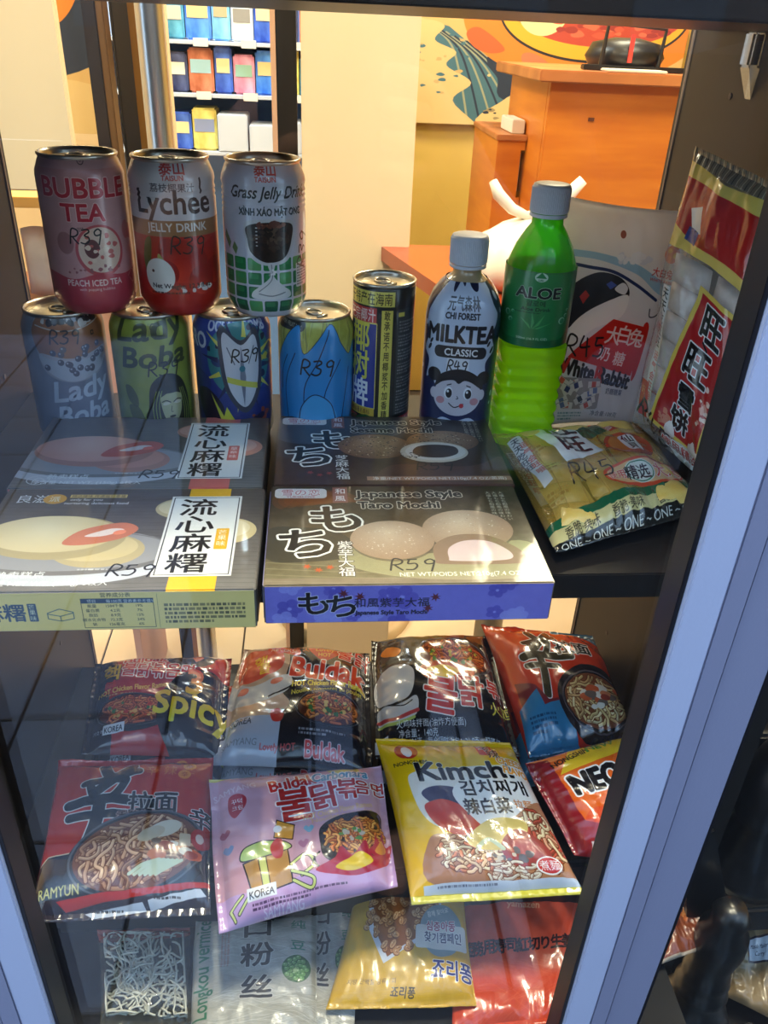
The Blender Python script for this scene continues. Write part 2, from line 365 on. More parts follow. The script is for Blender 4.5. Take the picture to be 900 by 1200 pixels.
for ix in range(-5, 5):
    for iy in range(0, 10):
        if slab is None: slab = MB().box(-.168, .168, -.1685, .1685, 0, .01, .002).build('paving_slab', M_pave, pv); t = slab
        else: t = slab.copy(); COL.objects.link(t)
        t.location = (.17+ix*.345, -.345-iy*.345, -1.115)
structure(MB().box(-2.6, 2.6, .3, 3.6, 1.55, 1.65).build('ceiling', mat('ceiling_paint', (225, 215, 200), .8)))
wb = structure(MB().box(-.35, 2.6, 3.5, 3.6, -1.1, 1.55).build('wall_back', M_wallY))
structure(MB().box(-2.7, -2.6, .3, 3.6, -1.1, 1.55).build('wall_left', M_cream))
structure(MB().box(2.6, 2.7, .3, 3.6, -1.1, 1.55).build('wall_right', M_wallY))
structure(MB().box(-2.6, -.35, 3.5, 3.6, -1.1, 1.55).build('wall_back.001', M_cream))
# shop front: masonry around three panes
wf = MB(); wf.box(-2.7, -1.3, .26, .36, -1.1, 1.65); wf.box(1.3, 2.7, .26, .36, -1.1, 1.65); wf.box(-1.3, 1.3, .26, .36, 1.25, 1.65); wf.box(-1.3, 1.3, .26, .36, -1.1, -.66)
structure(wf.build('wall_front', mat('street_render', (170, 165, 158), .8)))
M_glass = glass_mat('window_glass', (247, 252, 250), 0, 1.0, 1.5)
def pane(n, x0, x1):
    w = structure(empty('window_%d' % n, ((x0+x1)/2, YG, -.6)))
    MB().box(x0-.003, x1+.003, YG-.002, YG+.004, -.63, 1.2).build('glass_pane', M_glass, w)
    g = MB(); t = .0022
    for a, b in ((x0, x0+t), (x1-t, x1)): g.box(a, b, YG-.0165, YG+.0005, -.63, 1.2, .0003)
    g.box(x0, x1, YG-.008, YG+.010, -.63, -.627); g.box(x0, x1, YG-.008, YG+.010, 1.197, 1.2)
    g.build('gasket', M_gask, w); return w
w1 = pane(1, -.1605, .1662); w2 = pane(2, .2195, 1.25); w3 = pane(3, -1.25, -.2140)
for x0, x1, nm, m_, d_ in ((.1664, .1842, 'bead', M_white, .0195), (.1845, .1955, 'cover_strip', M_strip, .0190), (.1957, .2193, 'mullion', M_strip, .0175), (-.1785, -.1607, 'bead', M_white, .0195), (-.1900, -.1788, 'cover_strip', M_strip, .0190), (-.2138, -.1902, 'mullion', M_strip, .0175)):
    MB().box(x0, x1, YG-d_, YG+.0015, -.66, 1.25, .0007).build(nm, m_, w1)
fr = MB(); fr.box(-1.25, 1.25, YG-.03, YG+.05, -.67, -.63, .003); fr.build('sill', M_white, w1)
fr = MB(); fr.box(-1.25, 1.25, YG-.02, YG+.03, 1.2, 1.25, .003); fr.box(-1.29, -1.25, YG-.02, YG+.006, -.66, 1.25); fr.box(1.25, 1.29, YG-.02, YG+.006, -.66, 1.25); fr.build('head_frame', M_white, w1)

# ---------------------------------------------------------------- display cabinet
M_lam = mat('black_brown_laminate', (21, 18, 18), .42, noise=((28, 24, 23), 5, (1, 3, .3)), spec=.35)
M_deck = mat('dark_deck', (18, 19, 24), .55, spec=.2)
M_edge = mat('worn_edge', (120, 104, 96), .6)
cab = empty('display_cabinet', (0, .6, -.66), 'black brown open display cabinet holding the drinks, boxes and noodle packets', 'cabinet')
for x0, x1, nm in ((-.304, -.286, 'side_panel'), (.351, .369, 'side_panel')):
    sp_ = MB().box(x0, x1, .455, .85, -.66, .75, .001).build(nm, M_lam, cab)
    xi = x1 if x0 < 0 else x0; sg = 1 if x0 < 0 else -1
    MB().box(*sorted((xi, xi+sg*.0012)), .838, .8415, -.64, .74).build('edge_banding', M_edge, sp_)
    for yy in (.49, .74):
        for k in range(14):
            zz = -.28+k*.064
            MB().tube([(xi-sg*.002, yy, zz), (xi+sg*.0007, yy, zz)], .0026, 10).build('shelf_pin_hole', mat('pin_hole', (95, 88, 84), .6), sp_)
MB().box(-.286, .351, .468, .80, -.022, 0, .001).build('shelf', M_lam, cab)
MB().box(-.286, .351, .468, .80, .343, .365, .001).build('top_shelf', M_lam, cab)
MB().box(-.286, .304, .318, .4545, -.39, -.36, .001).build('deck_board', M_deck, cab); MB().box(-.286, .351, .455, .79, -.39, -.36, .001).build('deck_board', M_deck, cab)
MB().box(-.286, .300, .33, .345, -.66, -.39).build('plinth', M_deck, cab)
pin = MB()
pin.box(.340, .351, .70, .716, .318, .343, .002).add([(.3505, .70, .318), (.3505, .716, .318), (.3505, .703, .296), (.342, .70, .318), (.342, .716, .318), (.3505, .713, .296)], [(0, 1, 5, 2), (3, 2, 5, 4), (0, 2, 3), (1, 4, 5)])
pin.build('shelf_pin', glass_mat('clear_plastic', (225, 230, 235), .05, 3.0), cab)
# risers under the stacked packets
rs = MB().box(-.225, .315, .44, .70, -.3598, -.292, .004).build('display_riser', mat('riser_black', (18, 19, 24), .5)); tagit(rs, 'low black riser block under the stacked instant noodle packets', 'riser')

# ---------------------------------------------------------------- cartons of mochi on the shelf
BW, BD, BH = .187, .1288, .0305
def hanmix(cv, s, x, y, size, col, **k): return cv.text(s, x, y, size, col, **k)
INK = (28, 26, 28)
def paint_liuxin(band, fill_c, mo, fl_txt, seal):
    c = Cv(600, 413, (88, 80, 76), 1.4)
    c.rect(0, 0, 600, 413, lg((84, 74, 70), (112, 108, 104), 0, 413))
    for i in range(26): c.curve([(0, 16*i+5), (200, 16*i+rnd.uniform(0, 12)), (420, 16*i+rnd.uniform(-4, 8)), (600, 16*i+6)], 1.5, (62, 56, 52), .5)
    c.mottle(7, 40)
    c.ell(420, 90, 66, 46, mo[0], alpha=.85); c.ell(420, 86, 60, 36, mo[1], alpha=.6)
    c.ell(530, 190, 60, 52, mo[0]); c.ell(525, 180, 50, 38, mo[1], alpha=.7)
    c.ell(190, 285, 250, 108, (190, 192, 200)); c.ell(190, 268, 238, 88, (118, 114, 112)); c.ell(190, 262, 225, 78, (150, 148, 150))
    c.ell(262, 262, 96, 66, tuple(v*.9 for v in mo[0])); c.ell(250, 250, 92, 54, mo[0])
    c.ell(160, 210, 150, 88, tuple(v*.86 for v in mo[0])); c.ell(150, 196, 138, 74, rg(mo[1], mo[0], 130, 170, 150))
    c.blob([(180, 235), (210, 180), (290, 150), (330, 175), (300, 215), (230, 240)], fill_c); c.blob([(220, 205), (270, 175), (300, 180), (260, 205)], (240, 225, 220), .9)
    c.ell(292, 190, 14, 9, tuple(min(255, v*1.2) for v in fill_c), -20)
    c.rect(424, 0, 96, 413, band)
    c.rect(386, 38, 162, 326, (236, 234, 228)); c.line([(392, 44), (542, 44), (542, 358), (392, 358)], 2.2, INK, closed=True)
    for ch, y in zip('流心麻糬', (86, 160, 236, 314)): c.text(ch, 452, y, 78, INK, bold=2.6, sx=1.15)
    c.rr(502, 180, 28, 84, 3, band if band[0] > 200 else (190, 60, 50)); c.vtext(seal, 516, 196, 21, (250, 240, 230))
    if fl_txt:
        c.text('良滋', 70, 48, 38, (225, 225, 228), bold=1.0); c.ell(118, 48, 26, 22, (222, 160, 60)); c.text('派', 118, 48, 26, (240, 235, 220), bold=1)
        c.rect(150, 28, 130, 14, (215, 180, 100)); c.text('精选臻味 传递每份幸福', 215, 35, 12, (90, 70, 40)); c.text('only for you', 190, 52, 15, (235, 235, 235), bold=.5); c.text('nurturing delicious food', 216, 68, 15, (235, 235, 235), bold=.5)
    else:
        c.line(spl(c.ellp(62, 372, 26, 22), True), 2.2, (215, 215, 215), closed=True); c.curve([(50, 382), (60, 360), (76, 372), (62, 388)], 2.5, (215, 215, 215))
    c.text('熱卖糕点', 128, 352, 25, (235, 235, 235), bold=.6); c.text('净含量 NET WT. (150g) 6枚入', 178, 384, 20, (235, 235, 235), bold=.6)
    c.tiny(236, 332, 110, 1, 9, (220, 220, 220), 4); c.price('R59', 345, 338, 40, wd=4.4)
    c.rect(0, 0, 600, 3, tuple(v*.9 for v in band)); return c
def paint_mochi(kind):
    taro = kind == 'taro'
    c = Cv(600, 413, (70, 58, 46), 1.4)
    if taro:
        c.rect(0, 0, 600, 413, lg((56, 42, 30), (112, 102, 74), 0, 413)); c.mottle(14, 30)
        for i in range(8): c.blob([(20+i*20, 20), (60+i*24, 50+i*4), (30+i*22, 110-i*5), (5+i*14, 80)], (150, 74, 26), .38)
        c.blob([(0, 200), (80, 190), (160, 210), (200, 300), (60, 330), (0, 310)], (52, 48, 40), .8)
        c.blob([(180, 270), (330, 300), (560, 250), (600, 330), (600, 390), (330, 395), (170, 340)], (158, 152, 112), .8)
        for i in range(4): c.curve([(0, 330+i*22), (250, 350+i*20), (600, 345+i*20)], 3, (146, 140, 108), .5)
    else:
        c.rect(0, 0, 600, 413, (44, 34, 30)); c.rect(0, 0, 600, 413, lg((40, 34, 34), (72, 48, 42), 0, 413)); c.mottle(8, 30)
        c.blob([(0, 30), (140, 10), (300, 40), (330, 120), (100, 180), (0, 150)], (84, 92, 104), .7)
        c.blob([(300, 300), (500, 310), (600, 260), (600, 413), (280, 413)], (92, 62, 54), .9)
    # company mark, top left
    c.rr(10, 14, 124, 46, 12, (228, 214, 206)); c.text('雪の恋', 72, 32, 32, (196, 110, 110), bold=1.2, out=((250, 245, 240), 1.5)); c.text('YUKI&LOVE', 72, 53, 13, (196, 110, 110), bold=.4)
    c.rect(148, 8, 36, 72, (148, 92, 84)); c.text('和', 166, 26, 27, (246, 240, 236), bold=.8); c.text('風', 166, 60, 27, (246, 240, 236), bold=.8)
    # big brush kana
    for ch, x, y in (('も', 152, 150), ('ち', 84, 252)): c.text(ch, x, y, 128, (30, 24, 20), bold=6, sx=1.08, rot=-10, out=((248, 244, 232), 5.5))
    for x, y in ((88, 345), (112, 358), (136, 348)):
        c.poly([(x+11*math.cos(a)*(1 if k % 2 else .4), y+11*math.sin(a)*(1 if k % 2 else .4)) for k, a in enumerate(np.linspace(0, 6.1, 14))], (180, 80, 40) if taro else (150, 60, 50))
    T2 = 'Taro Mochi' if taro else 'Sesame Mochi'
    for k in range(3): c.vtext('大福もち和風の味わい', 528+k*16, 36, 13, (206, 200, 180), step=1.05)
    if taro:
        for cx, cy, rx, ry in ((452, 200, 104, 84), (276, 240, 94, 80)):
            c.ell(cx, cy+8, rx, ry, (82, 66, 50), alpha=.6); c.ell(cx, cy, rx, ry, rg((198, 176, 150), (150, 122, 98), cx-10, cy-34, 120)); c.bits(cx, cy, rx*.8, ry*.8, [(214, 198, 178), (168, 142, 118)], 90, .8, 2.4, seed=cx)
        c.blob([(362, 320), (368, 262), (420, 224), (492, 228), (548, 280), (560, 322), (540, 342), (380, 340)], (132, 104, 82)); c.blob([(392, 316), (398, 276), (436, 248), (490, 252), (528, 292), (528, 322), (480, 330), (400, 328)], (208, 182, 178)); c.mottle(3, 8)
        c.price('R59', 312, 340, 42, wd=4.2)
        c.rect(0, 388, 600, 25, (150, 128, 118), .35); c.text('NET WT/POIDS NET:210g(7.4 OZ/英兩)', 430, 378, 21, (236, 232, 224), bold=.5, wid=300)
    else:
        for cx, cy, rx, ry in ((452, 160, 100, 66), (262, 190, 100, 74)):
            c.ell(cx, cy, rx, ry, rg((178, 140, 104), (116, 80, 56), cx-8, cy-28, 110)); c.bits(cx, cy, rx*.9, ry*.9, [(40, 30, 26), (60, 44, 34), (214, 184, 150)], 150, 1.2, 3, seed=cx)
        c.ell(420, 225, 92, 62, (216, 198, 172)); c.ell(424, 222, 82, 52, (228, 216, 200)); c.blob([(362, 225), (380, 190), (430, 180), (480, 195), (482, 235), (440, 258), (385, 252)], (48, 36, 34)); c.bits(350, 250, 30, 26, [(50, 36, 30)], 30, 1.5, 3)
        c.price('R59', 412, 308, 42, wd=4.2)
        c.rect(230, 366, 370, 22, (182, 136, 108), .9); c.text('净重/NET WT/POIDS NET:210g(7.4 OZ/英兩)', 415, 378, 19, (246, 240, 230), bold=.4, wid=340)
    c.vtext('紫芋大福' if taro else '芝麻大福', 170, 262, 36, (240, 236, 228), step=.95, bold=1.2, out=((60, 50, 40), 1.5))
    c.text('Japanese Style', 332, 44, 44, (30, 22, 18), bold=2.6, out=((232, 222, 202), 2.2), wid=258); c.text(T2, 304 if taro else 316, 90, 42, (30, 22, 18), bold=2.6, out=((232, 222, 202), 2.2), wid=194 if taro else 226)
    return c
def front_taro():
    c = Cv(600, 98, (96, 92, 190), 1.4); r = random.Random(4)
    c.rect(0, 0, 600, 98, (124, 118, 206)); c.mottle(4, 12)
    for i in range(16):
        x = r.uniform(0, 600); y = r.uniform(0, 98); R = r.uniform(9, 20); col = r.choice([(98, 88, 184), (150, 150, 226), (88, 80, 176)])
        for k in range(5): c.ell(x+R*math.cos(k*1.257), y+R*.9*math.sin(k*1.257), R*.72, R*.66, col, alpha=.8)
        c.ell(x, y, R*.25, R*.25, (150, 150, 226), alpha=.8)
    for ch, x in (('も', 100), ('ち', 158)): c.text(ch, x, 46+(x-100)*.12, 66, (22, 18, 24), bold=3.0, sx=1.15, rot=-8, out=((214, 214, 240), 1.6))
    for x, y in ((162, 22), (196, 30), (352, 34), (338, 62)):
        c.poly([(x+12*math.cos(a)*(1 if k % 2 else .4), y+12*math.sin(a)*(1 if k % 2 else .4)) for k, a in enumerate(np.linspace(0, 6.1, 14))], (96, 34, 46))
    c.text('和風紫芋大福', 262, 46, 25, (30, 26, 40), bold=1.0, sx=1.05); c.text('Japanese Style Taro Mochi', 262, 73, 15, (30, 26, 40), bold=1.1, wid=150)
    return c
def front_mango():
    c = Cv(600, 98, (236, 210, 130), 1.4); c.mottle(2, 20)
    c.text('流心麻糬', 62, 50, 46, (52, 74, 100), bold=2.2, wid=172); c.rr(154, 28, 17, 44, 2, (52, 74, 100)); c.vtext('芒果味', 162, 36, 13, (235, 230, 190))
    c.line([(190, 66), (190, 52), (214, 42), (240, 50), (240, 66), (214, 72)], 2, (90, 110, 110), closed=True); c.line([(190, 54), (214, 60), (240, 52)], 2, (90, 110, 110)); c.line([(214, 60), (214, 72)], 2, (90, 110, 110))
    c.text('营养成分表', 326, 9, 12, (60, 60, 50), bold=.3); c.line([(258, 18), (398, 18), (398, 90), (258, 90)], 1.2, (80, 80, 60), closed=True); c.rect(258, 18, 140, 11, (52, 74, 100))
    for i, (a, b, d) in enumerate((('项目', '每100克', '营养素参考值%'), ('能量', '1584千焦', '19%'), ('蛋白质', '4.2克', '7%'), ('脂肪', '8.9克', '15%'), ('碳水化合物', '72.3克', '24%'), ('钠', '126毫克', '6%'))):
        cc = (235, 235, 220) if i == 0 else (60, 60, 50)
        c.text(a, 278, 24+i*11.5, 9, cc); c.text(b, 322, 24+i*11.5, 9, cc); c.text(d, 370, 24+i*11.5, 9, cc)
    c.line([(406, 8), (406, 92)], .8, (120, 116, 80)); c.tiny(418, 32, 160, 5, 10.5, (74, 72, 56), 9, .62)
    return c
def carton(label, x, y, top, front, side_c, front_c, group, name='mochi_box', rz=0):
    M1 = printed(name+'_top', top, .42, coat=.35, bump=.03, bscale=90); M3 = mat(name+'_side_%d' % (x*1000), side_c, .5)
    M2 = printed(name+'_front', front, .45, coat=.3) if front else mat(name+'_front_%d_%d' % (x*1000, y*1000), front_c, .5)
    hx = BW/2; v = [(-hx, 0, 0), (hx, 0, 0), (hx, BD, 0), (-hx, BD, 0), (-hx, 0, BH), (hx, 0, BH), (hx, BD, BH), (-hx, BD, BH)]
    bm = bmesh.new(); B = [bm.verts.new(p) for p in v]
    for f, mi in (((3, 2, 1, 0), 2), ((4, 5, 6, 7), 0), ((0, 1, 5, 4), 1), ((1, 2, 6, 5), 2), ((2, 3, 7, 6), 2), ((3, 0, 4, 7), 2)): q = bm.faces.new([B[i] for i in f]); q.material_index = mi
    bmesh.ops.bevel(bm, geom=bm.edges[:], offset=.0009, segments=2, affect='EDGES', clamp_overlap=True)
    bmesh.ops.subdivide_edges(bm, edges=[e for e in bm.edges if e.calc_length() > .08], cuts=7, use_grid_fill=True)
    for q in bm.verts:      # slightly sagging board
        if q.co.z > BH*.9: q.co.z -= .0012*math.sin(math.pi*(q.co.x/BW+.5))*math.sin(math.pi*q.co.y/BD)
    uv = bm.loops.layers.uv.new('UVMap')
    for f in bm.faces:
        for l in f.loops:
            p = l.vert.co; l[uv].uv = (p.x/BW+.5, p.y/BD) if f.material_index == 0 else (p.x/BW+.5, p.z/BH)
    me = bpy.data.meshes.new(name); bm.to_mesh(me); bm.free()
    for q in (M1, M2, M3): me.materials.append(q)
    o = bpy.data.objects.new(name, me); COL.objects.link(o); o.location = (x, y, .0003); o.rotation_euler = (0, 0, rz); tagit(o, label, 'box', group)
    # tucked end flaps: one per end, a thin board standing just inside the edge
    for sg in (-1, 1):
        fl_ = MB().box(sg*hx-.0002 if sg > 0 else -hx-.0006, sg*hx+.0006 if sg > 0 else -hx+.0002, .004, BD-.004, .002, BH-.0025).build('end_flap', M3)
        fl_.data.transform(Matrix.Identity(4)); fl_.parent = o
    return o
GM = 'mochi boxes lying on the upper shelf'
YEL = (236, 178, 48); PK = (214, 112, 104)
carton('long grey mochi box with orange band and pale yellow front, nearest the glass', -.1295, .413, paint_liuxin(YEL, (205, 120, 90), ((206, 186, 140), (226, 212, 176)), True, '芒果味'), front_mango(), (60, 56, 54), None, GM)
carton('long grey mochi box with pink band, behind the orange-banded one', -.1320, .5425, paint_liuxin(PK, (196, 84, 70), ((206, 140, 122), (226, 178, 160)), False, '草莓味'), None, (60, 52, 52), (206, 120, 112), GM)
carton('brown taro mochi box with a purple flowered front edge', .0620, .4165, paint_mochi('taro'), front_taro(), (150, 146, 190), None, GM)
carton('dark brown sesame mochi box behind the purple-fronted one', .0640, .5465, paint_mochi('sesame'), None, (50, 38, 34), (96, 60, 50), GM)

# ---------------------------------------------------------------- cans
M_alu = mat('brushed_aluminium', (196, 190, 178), .28, metal=1)
M_lid = mat('can_lid', (214, 204, 180), .3, metal=.9)
CW, CH = 360, 400            # front half of a can: 360 units round, 400 high
def can(label, x, y, z, R, H, cv, face, neck=True, beads=0, metal=.35, rough=.3, group=None, lean=(0, 0)):
    """a lathed drinks can; the print covers the half that faces angle `face` and is repeated behind"""
    if neck: prof = [(R*.80, .0), (R*.84, .002), (R*.93, .0065), (R, .0125), (R, H-.0165)]
    else: prof = [(R*.985, .0), (R, .002), (R, H-.004)]
    if beads:
        for k in range(beads):
            q = H-.0165+0-.004*(beads-k); prof[-1] = (R, q-.0025); prof += [(R, q-.002), (R*.972, q), (R*1.0, q+.0018)]
        prof[-1] = (R, H-.0165); 
    if neck: prof += [(R*.985, H-.0125), (R*.90, H-.0055), (R*.865, H-.003)]
    else: prof += [(R*.97, H-.003)]
    n = 72; V = []; UV = []; F = []
    dense = [prof[0]]
    for a, b in zip(prof, prof[1:]):
        k = max(1, int((b[1]-a[1])/.02)); dense += [(a[0]+(b[0]-a[0])*i/k, a[1]+(b[1]-a[1])*i/k) for i in range(1, k+1)]
    for r, zz in dense:
        for i in range(n+1):
            a = face-math.pi/2+2*math.pi*i/n; V.append((x+r*math.cos(a), y+r*math.sin(a), z+zz)); u = 2*i/n; UV.append((u if u <= 1 else 2-u, zz/H))
    for j in range(len(dense)-1):
        for i in range(n): q = j*(n+1)+i; F.append((q, q+1, q+n+2, q+n+1))
    F.append(tuple(range(n-1, -1, -1)))
    m = printed('can_print', cv, rough, metal, .5)
    o = mesh('drink_can', V, F, m, None, (x, y, z), True, UV); tagit(o, label, 'can', group)
    rr = R*.865 if neck else R*.97
    b = MB(); b.lathe([(rr, H-.003), (rr+.0012, H-.0018), (rr+.0013, H-.0004), (rr+.0004, H+.0004), (rr-.0008, H), (rr-.0016, H-.003), (rr-.002, H-.0052)], 72, (x, y, z), caps=False); b.build('rim', M_alu, o, smooth=True)
    l = MB().lathe([(rr-.0018, H-.0052), (rr*.86, H-.0046), (rr*.8, H-.0040), (rr*.3, H-.0040), (.0001, H-.0040)], 48, (x, y, z), caps=False).build('lid', M_lid, o, smooth=True)
    t = MB(); ta = face+.6
    def P(u, v, w): return (x+u*math.cos(ta)-v*math.sin(ta), y+u*math.sin(ta)+v*math.cos(ta), z+H-.0032+w)
    t.tube([P(.008*math.cos(a)-.003, .0062*math.sin(a), .0) for a in np.linspace(0, 6.283, 20, endpoint=False)], .0011, 6, True)
    t.tube([P(.010, .005*s_, .0) for s_ in (-1, 0, 1)], .0012, 6); t.box(*[v for ab in zip(P(-.002, -.003, -.0006), P(.004, .003, .0008)) for v in sorted(ab)])
    t.build('pull_tab', M_alu, o, smooth=True)
    return o
def art_bubble():
    c = Cv(CW, CH, (206, 150, 152), 1.4); c.rect(0, 0, 360, 400, lg((196, 150, 150), (214, 158, 156), 0, 300)); c.rect(0, 30, 360, 60, (188, 108, 108), .35); c.mottle(6, 30); c.dy = -54
    c.line(c.ellp(190, 62, 9, 11), 2, (70, 50, 56), closed=True); c.text('S', 190, 62, 14, (70, 50, 56))
    c.text('BUBBLE', 190, 128, 66, (188, 34, 54), bold=2.5, out=((238, 196, 190), 2), wid=236, rot=1); c.text('TEA', 178, 186, 60, (188, 34, 54), bold=2.5, out=((238, 196, 190), 2), wid=112, rot=1)
    c.ell(212, 282, 66, 66, (196, 84, 88)); c.ell(212, 280, 58, 58, (232, 200, 178)); c.ell(190, 276, 20, 24, (110, 60, 62)); c.bits(212, 282, 48, 48, [(206, 104, 98), (240, 214, 190)], 18, 5, 9)
    c.ell(120, 262, 24, 28, (150, 96, 98), alpha=.6); c.ell(300, 238, 15, 24, (206, 116, 116)); c.ell(318, 244, 12, 20, (196, 100, 104))
    c.bits(180, 330, 90, 12, [(160, 96, 100)], 14, 3, 6)
    c.blob([(-30, 350), (60, 342), (130, 354), (200, 340), (280, 348), (400, 336), (400, 470), (-30, 470)], (190, 66, 80)); c.curve([(290, 358), (310, 344), (326, 360), (310, 378), (296, 364)], 3, (224, 130, 132))
    c.text('PEACH ICED TEA', 186, 364, 23, (246, 222, 214), bold=1.0, wid=150); c.text('with popping bubbles', 190, 382, 11, (246, 222, 214), wid=96); c.price('R39', 178, 244, 36, wd=3.6); c.tiny(158, 222, 16, 3, 4, (70, 50, 56)); return c
def art_lychee():
    c = Cv(CW, CH, (216, 214, 216), 1.4); c.mottle(3, 40); c.dy = -50
    c.rect(0, 196, 360, 40, (156, 112, 70)); c.rect(0, 236, 360, 230, (186, 34, 22))
    c.text('泰山', 186, 70, 34, (190, 40, 34), bold=1.8, sx=1.1); c.text('TAISUN', 186, 93, 17, (190, 40, 34), bold=.8); c.text('荔枝椰果汁', 184, 116, 22, (50, 48, 56), bold=.8, wid=120); c.line([(262, 96), (264, 130)], 6, (26, 24, 28))
    c.text('Lychee', 186, 160, 82, (22, 20, 24), bold=2.2, wid=212); c.text('JELLY DRINK', 190, 216, 30, (236, 232, 226), bold=1.2, wid=168)
    for x, y, r in ((160, 270, 30), (236, 300, 34), (196, 300, 56), (300, 330, 36), (110, 350, 40), (250, 350, 40), (150, 330, 34)): c.ell(x, y, r, r, rg((226, 66, 42), (160, 24, 16), x-r*.3, y-r*.3, r*1.3))
    c.blob([(80, 300), (92, 250), (112, 240), (108, 290), (92, 340)], (92, 96, 34)); c.blob([(126, 316), (130, 280), (146, 300), (136, 330)], (170, 170, 90)); c.ell(128, 338, 44, 46, (236, 232, 222)); c.ell(110, 326, 4, 4, (90, 60, 40))
    c.bits(220, 372, 60, 10, [(236, 220, 216)], 8, 6, 10); c.text('Net Weight: 12.3 fl.oz', 190, 366, 17, (34, 26, 26), bold=.8, wid=170); c.tiny(100, 380, 180, 1, 9, (60, 20, 18)); c.price('R39', 216, 258, 42, wd=3.8); return c
def art_grass():
    c = Cv(CW, CH, (206, 210, 224), 1.4); c.mottle(3, 40); c.dy = -48
    c.text('泰山', 196, 66, 30, (190, 40, 34), bold=1.8, sx=1.1); c.text('TAISUN', 196, 88, 17, (190, 40, 34), bold=.8)
    c.text('Grass Jelly Drink', 212, 124, 42, (30, 40, 44), bold=1.1, skew=.28, wid=236); c.text('XÌNH XÁO MẬT ONG', 212, 166, 25, (36, 52, 58), bold=1.2, wid=186)
    for j, y in enumerate((284, 322, 360, 398)):
        for i in range(8):
            c.rr(8+i*44+(j % 2)*0, y, 38, 32, 4, (22, 124-10*j, 66) if (i+j) % 3 else (74, 150, 84)); c.rr(12+i*44, y+3, 26, 14, 4, (60, 160, 96), .5)
    for x, y in ((60, 236), (98, 262), (72, 250)): c.poly([(x, y-16), (x+12, y), (x+4, y+18), (x-10, y+2)], (96, 136, 84))
    c.blob([(132, 208), (142, 190), (190, 184), (254, 186), (276, 196), (276, 230), (262, 282), (232, 300), (180, 300), (144, 276), (134, 238)], (206, 208, 212)); c.blob([(140, 204), (196, 192), (268, 198), (268, 240), (252, 276), (226, 292), (184, 292), (150, 268), (142, 236)], (32, 22, 20)); c.bits(205, 240, 52, 34, [(58, 42, 36), (20, 14, 14), (84, 66, 56), (52, 30, 24)], 70, 5, 11)
    c.bits(205, 200, 44, 8, [(126, 74, 56), (96, 50, 38)], 20, 4, 8)
    c.blob([(196, 298), (216, 298), (212, 330), (240, 358), (262, 376), (250, 392), (160, 392), (150, 376), (180, 352), (202, 330)], (216, 220, 222)); c.curve([(206, 300), (206, 340), (170, 372)], 2.5, (130, 136, 142)); c.curve([(170, 378), (206, 384), (244, 376)], 3, (120, 128, 134)); c.bits(205, 322, 12, 10, [(246, 246, 246), (150, 156, 160)], 10, 2, 5)
    c.rr(284, 302, 60, 66, 4, (222, 224, 230)); c.tiny(288, 306, 52, 8, 7.5, (60, 60, 70)); c.price('R39', 318, 270, 40, wd=4.5, rot=-80)
    for k in range(6): c.ell(168, 206+k*9, 3, 1.6, (210, 214, 220))
    return c
def art_boba():
    c = Cv(CW, CH, (112, 118, 136), 1.4); c.rect(0, 0, 360, 400, lg((128, 128, 138), (92, 102, 130), 0, 400, 1)); c.mottle(6, 40); c.dy = -80
    c.blob([(86, -20), (80, 60), (92, 200), (120, 250), (190, 270), (268, 250), (300, 190), (306, 40), (296, -20)], (146, 146, 152)); c.rr(176, 84, 34, 34, 2, (150, 150, 154)); c.line(c.ellp(194, 96, 9, 10), 3.5, (30, 30, 34), closed=True); c.rect(188, 104, 14, 10, (30, 30, 34)); c.text('LADY BOBA', 192, 118, 9, (40, 40, 44))
    c.blob([(88, 92), (190, 104), (302, 90), (300, 190), (190, 206), (96, 186)], lg((150, 96, 62), (140, 120, 112), 100, 200)); c.bits(200, 100, 96, 7, [(26, 22, 24), (40, 34, 36), (190, 186, 180)], 20, 8, 14); c.curve([(90, 108), (190, 122), (300, 106)], 3, (186, 178, 170))
    c.blob([(96, 186), (190, 200), (302, 184), (282, 236), (192, 268), (118, 240)], (172, 176, 190), .8)
    r = random.Random(3)
    for i in range(24):
        x = r.uniform(112, 292); y = r.uniform(175, 250)-abs(x-195)*.15; c.ell(x, y, 9, 9, (70, 66, 78)); c.ell(x-3, y-3, 3, 3, (160, 160, 170))
    c.text('Lady', 206, 300, 86, (176, 186, 204), bold=3, skew=.25, wid=170, rot=-6); c.text('Boba', 206, 366, 86, (176, 186, 204), bold=3, skew=.25, wid=160, rot=-6); c.price('R39', 176, 138, 36, wd=4.2); c.line([(254, 132), (262, 132), (262, 142), (254, 142)], 3, (30, 26, 26), closed=True); return c
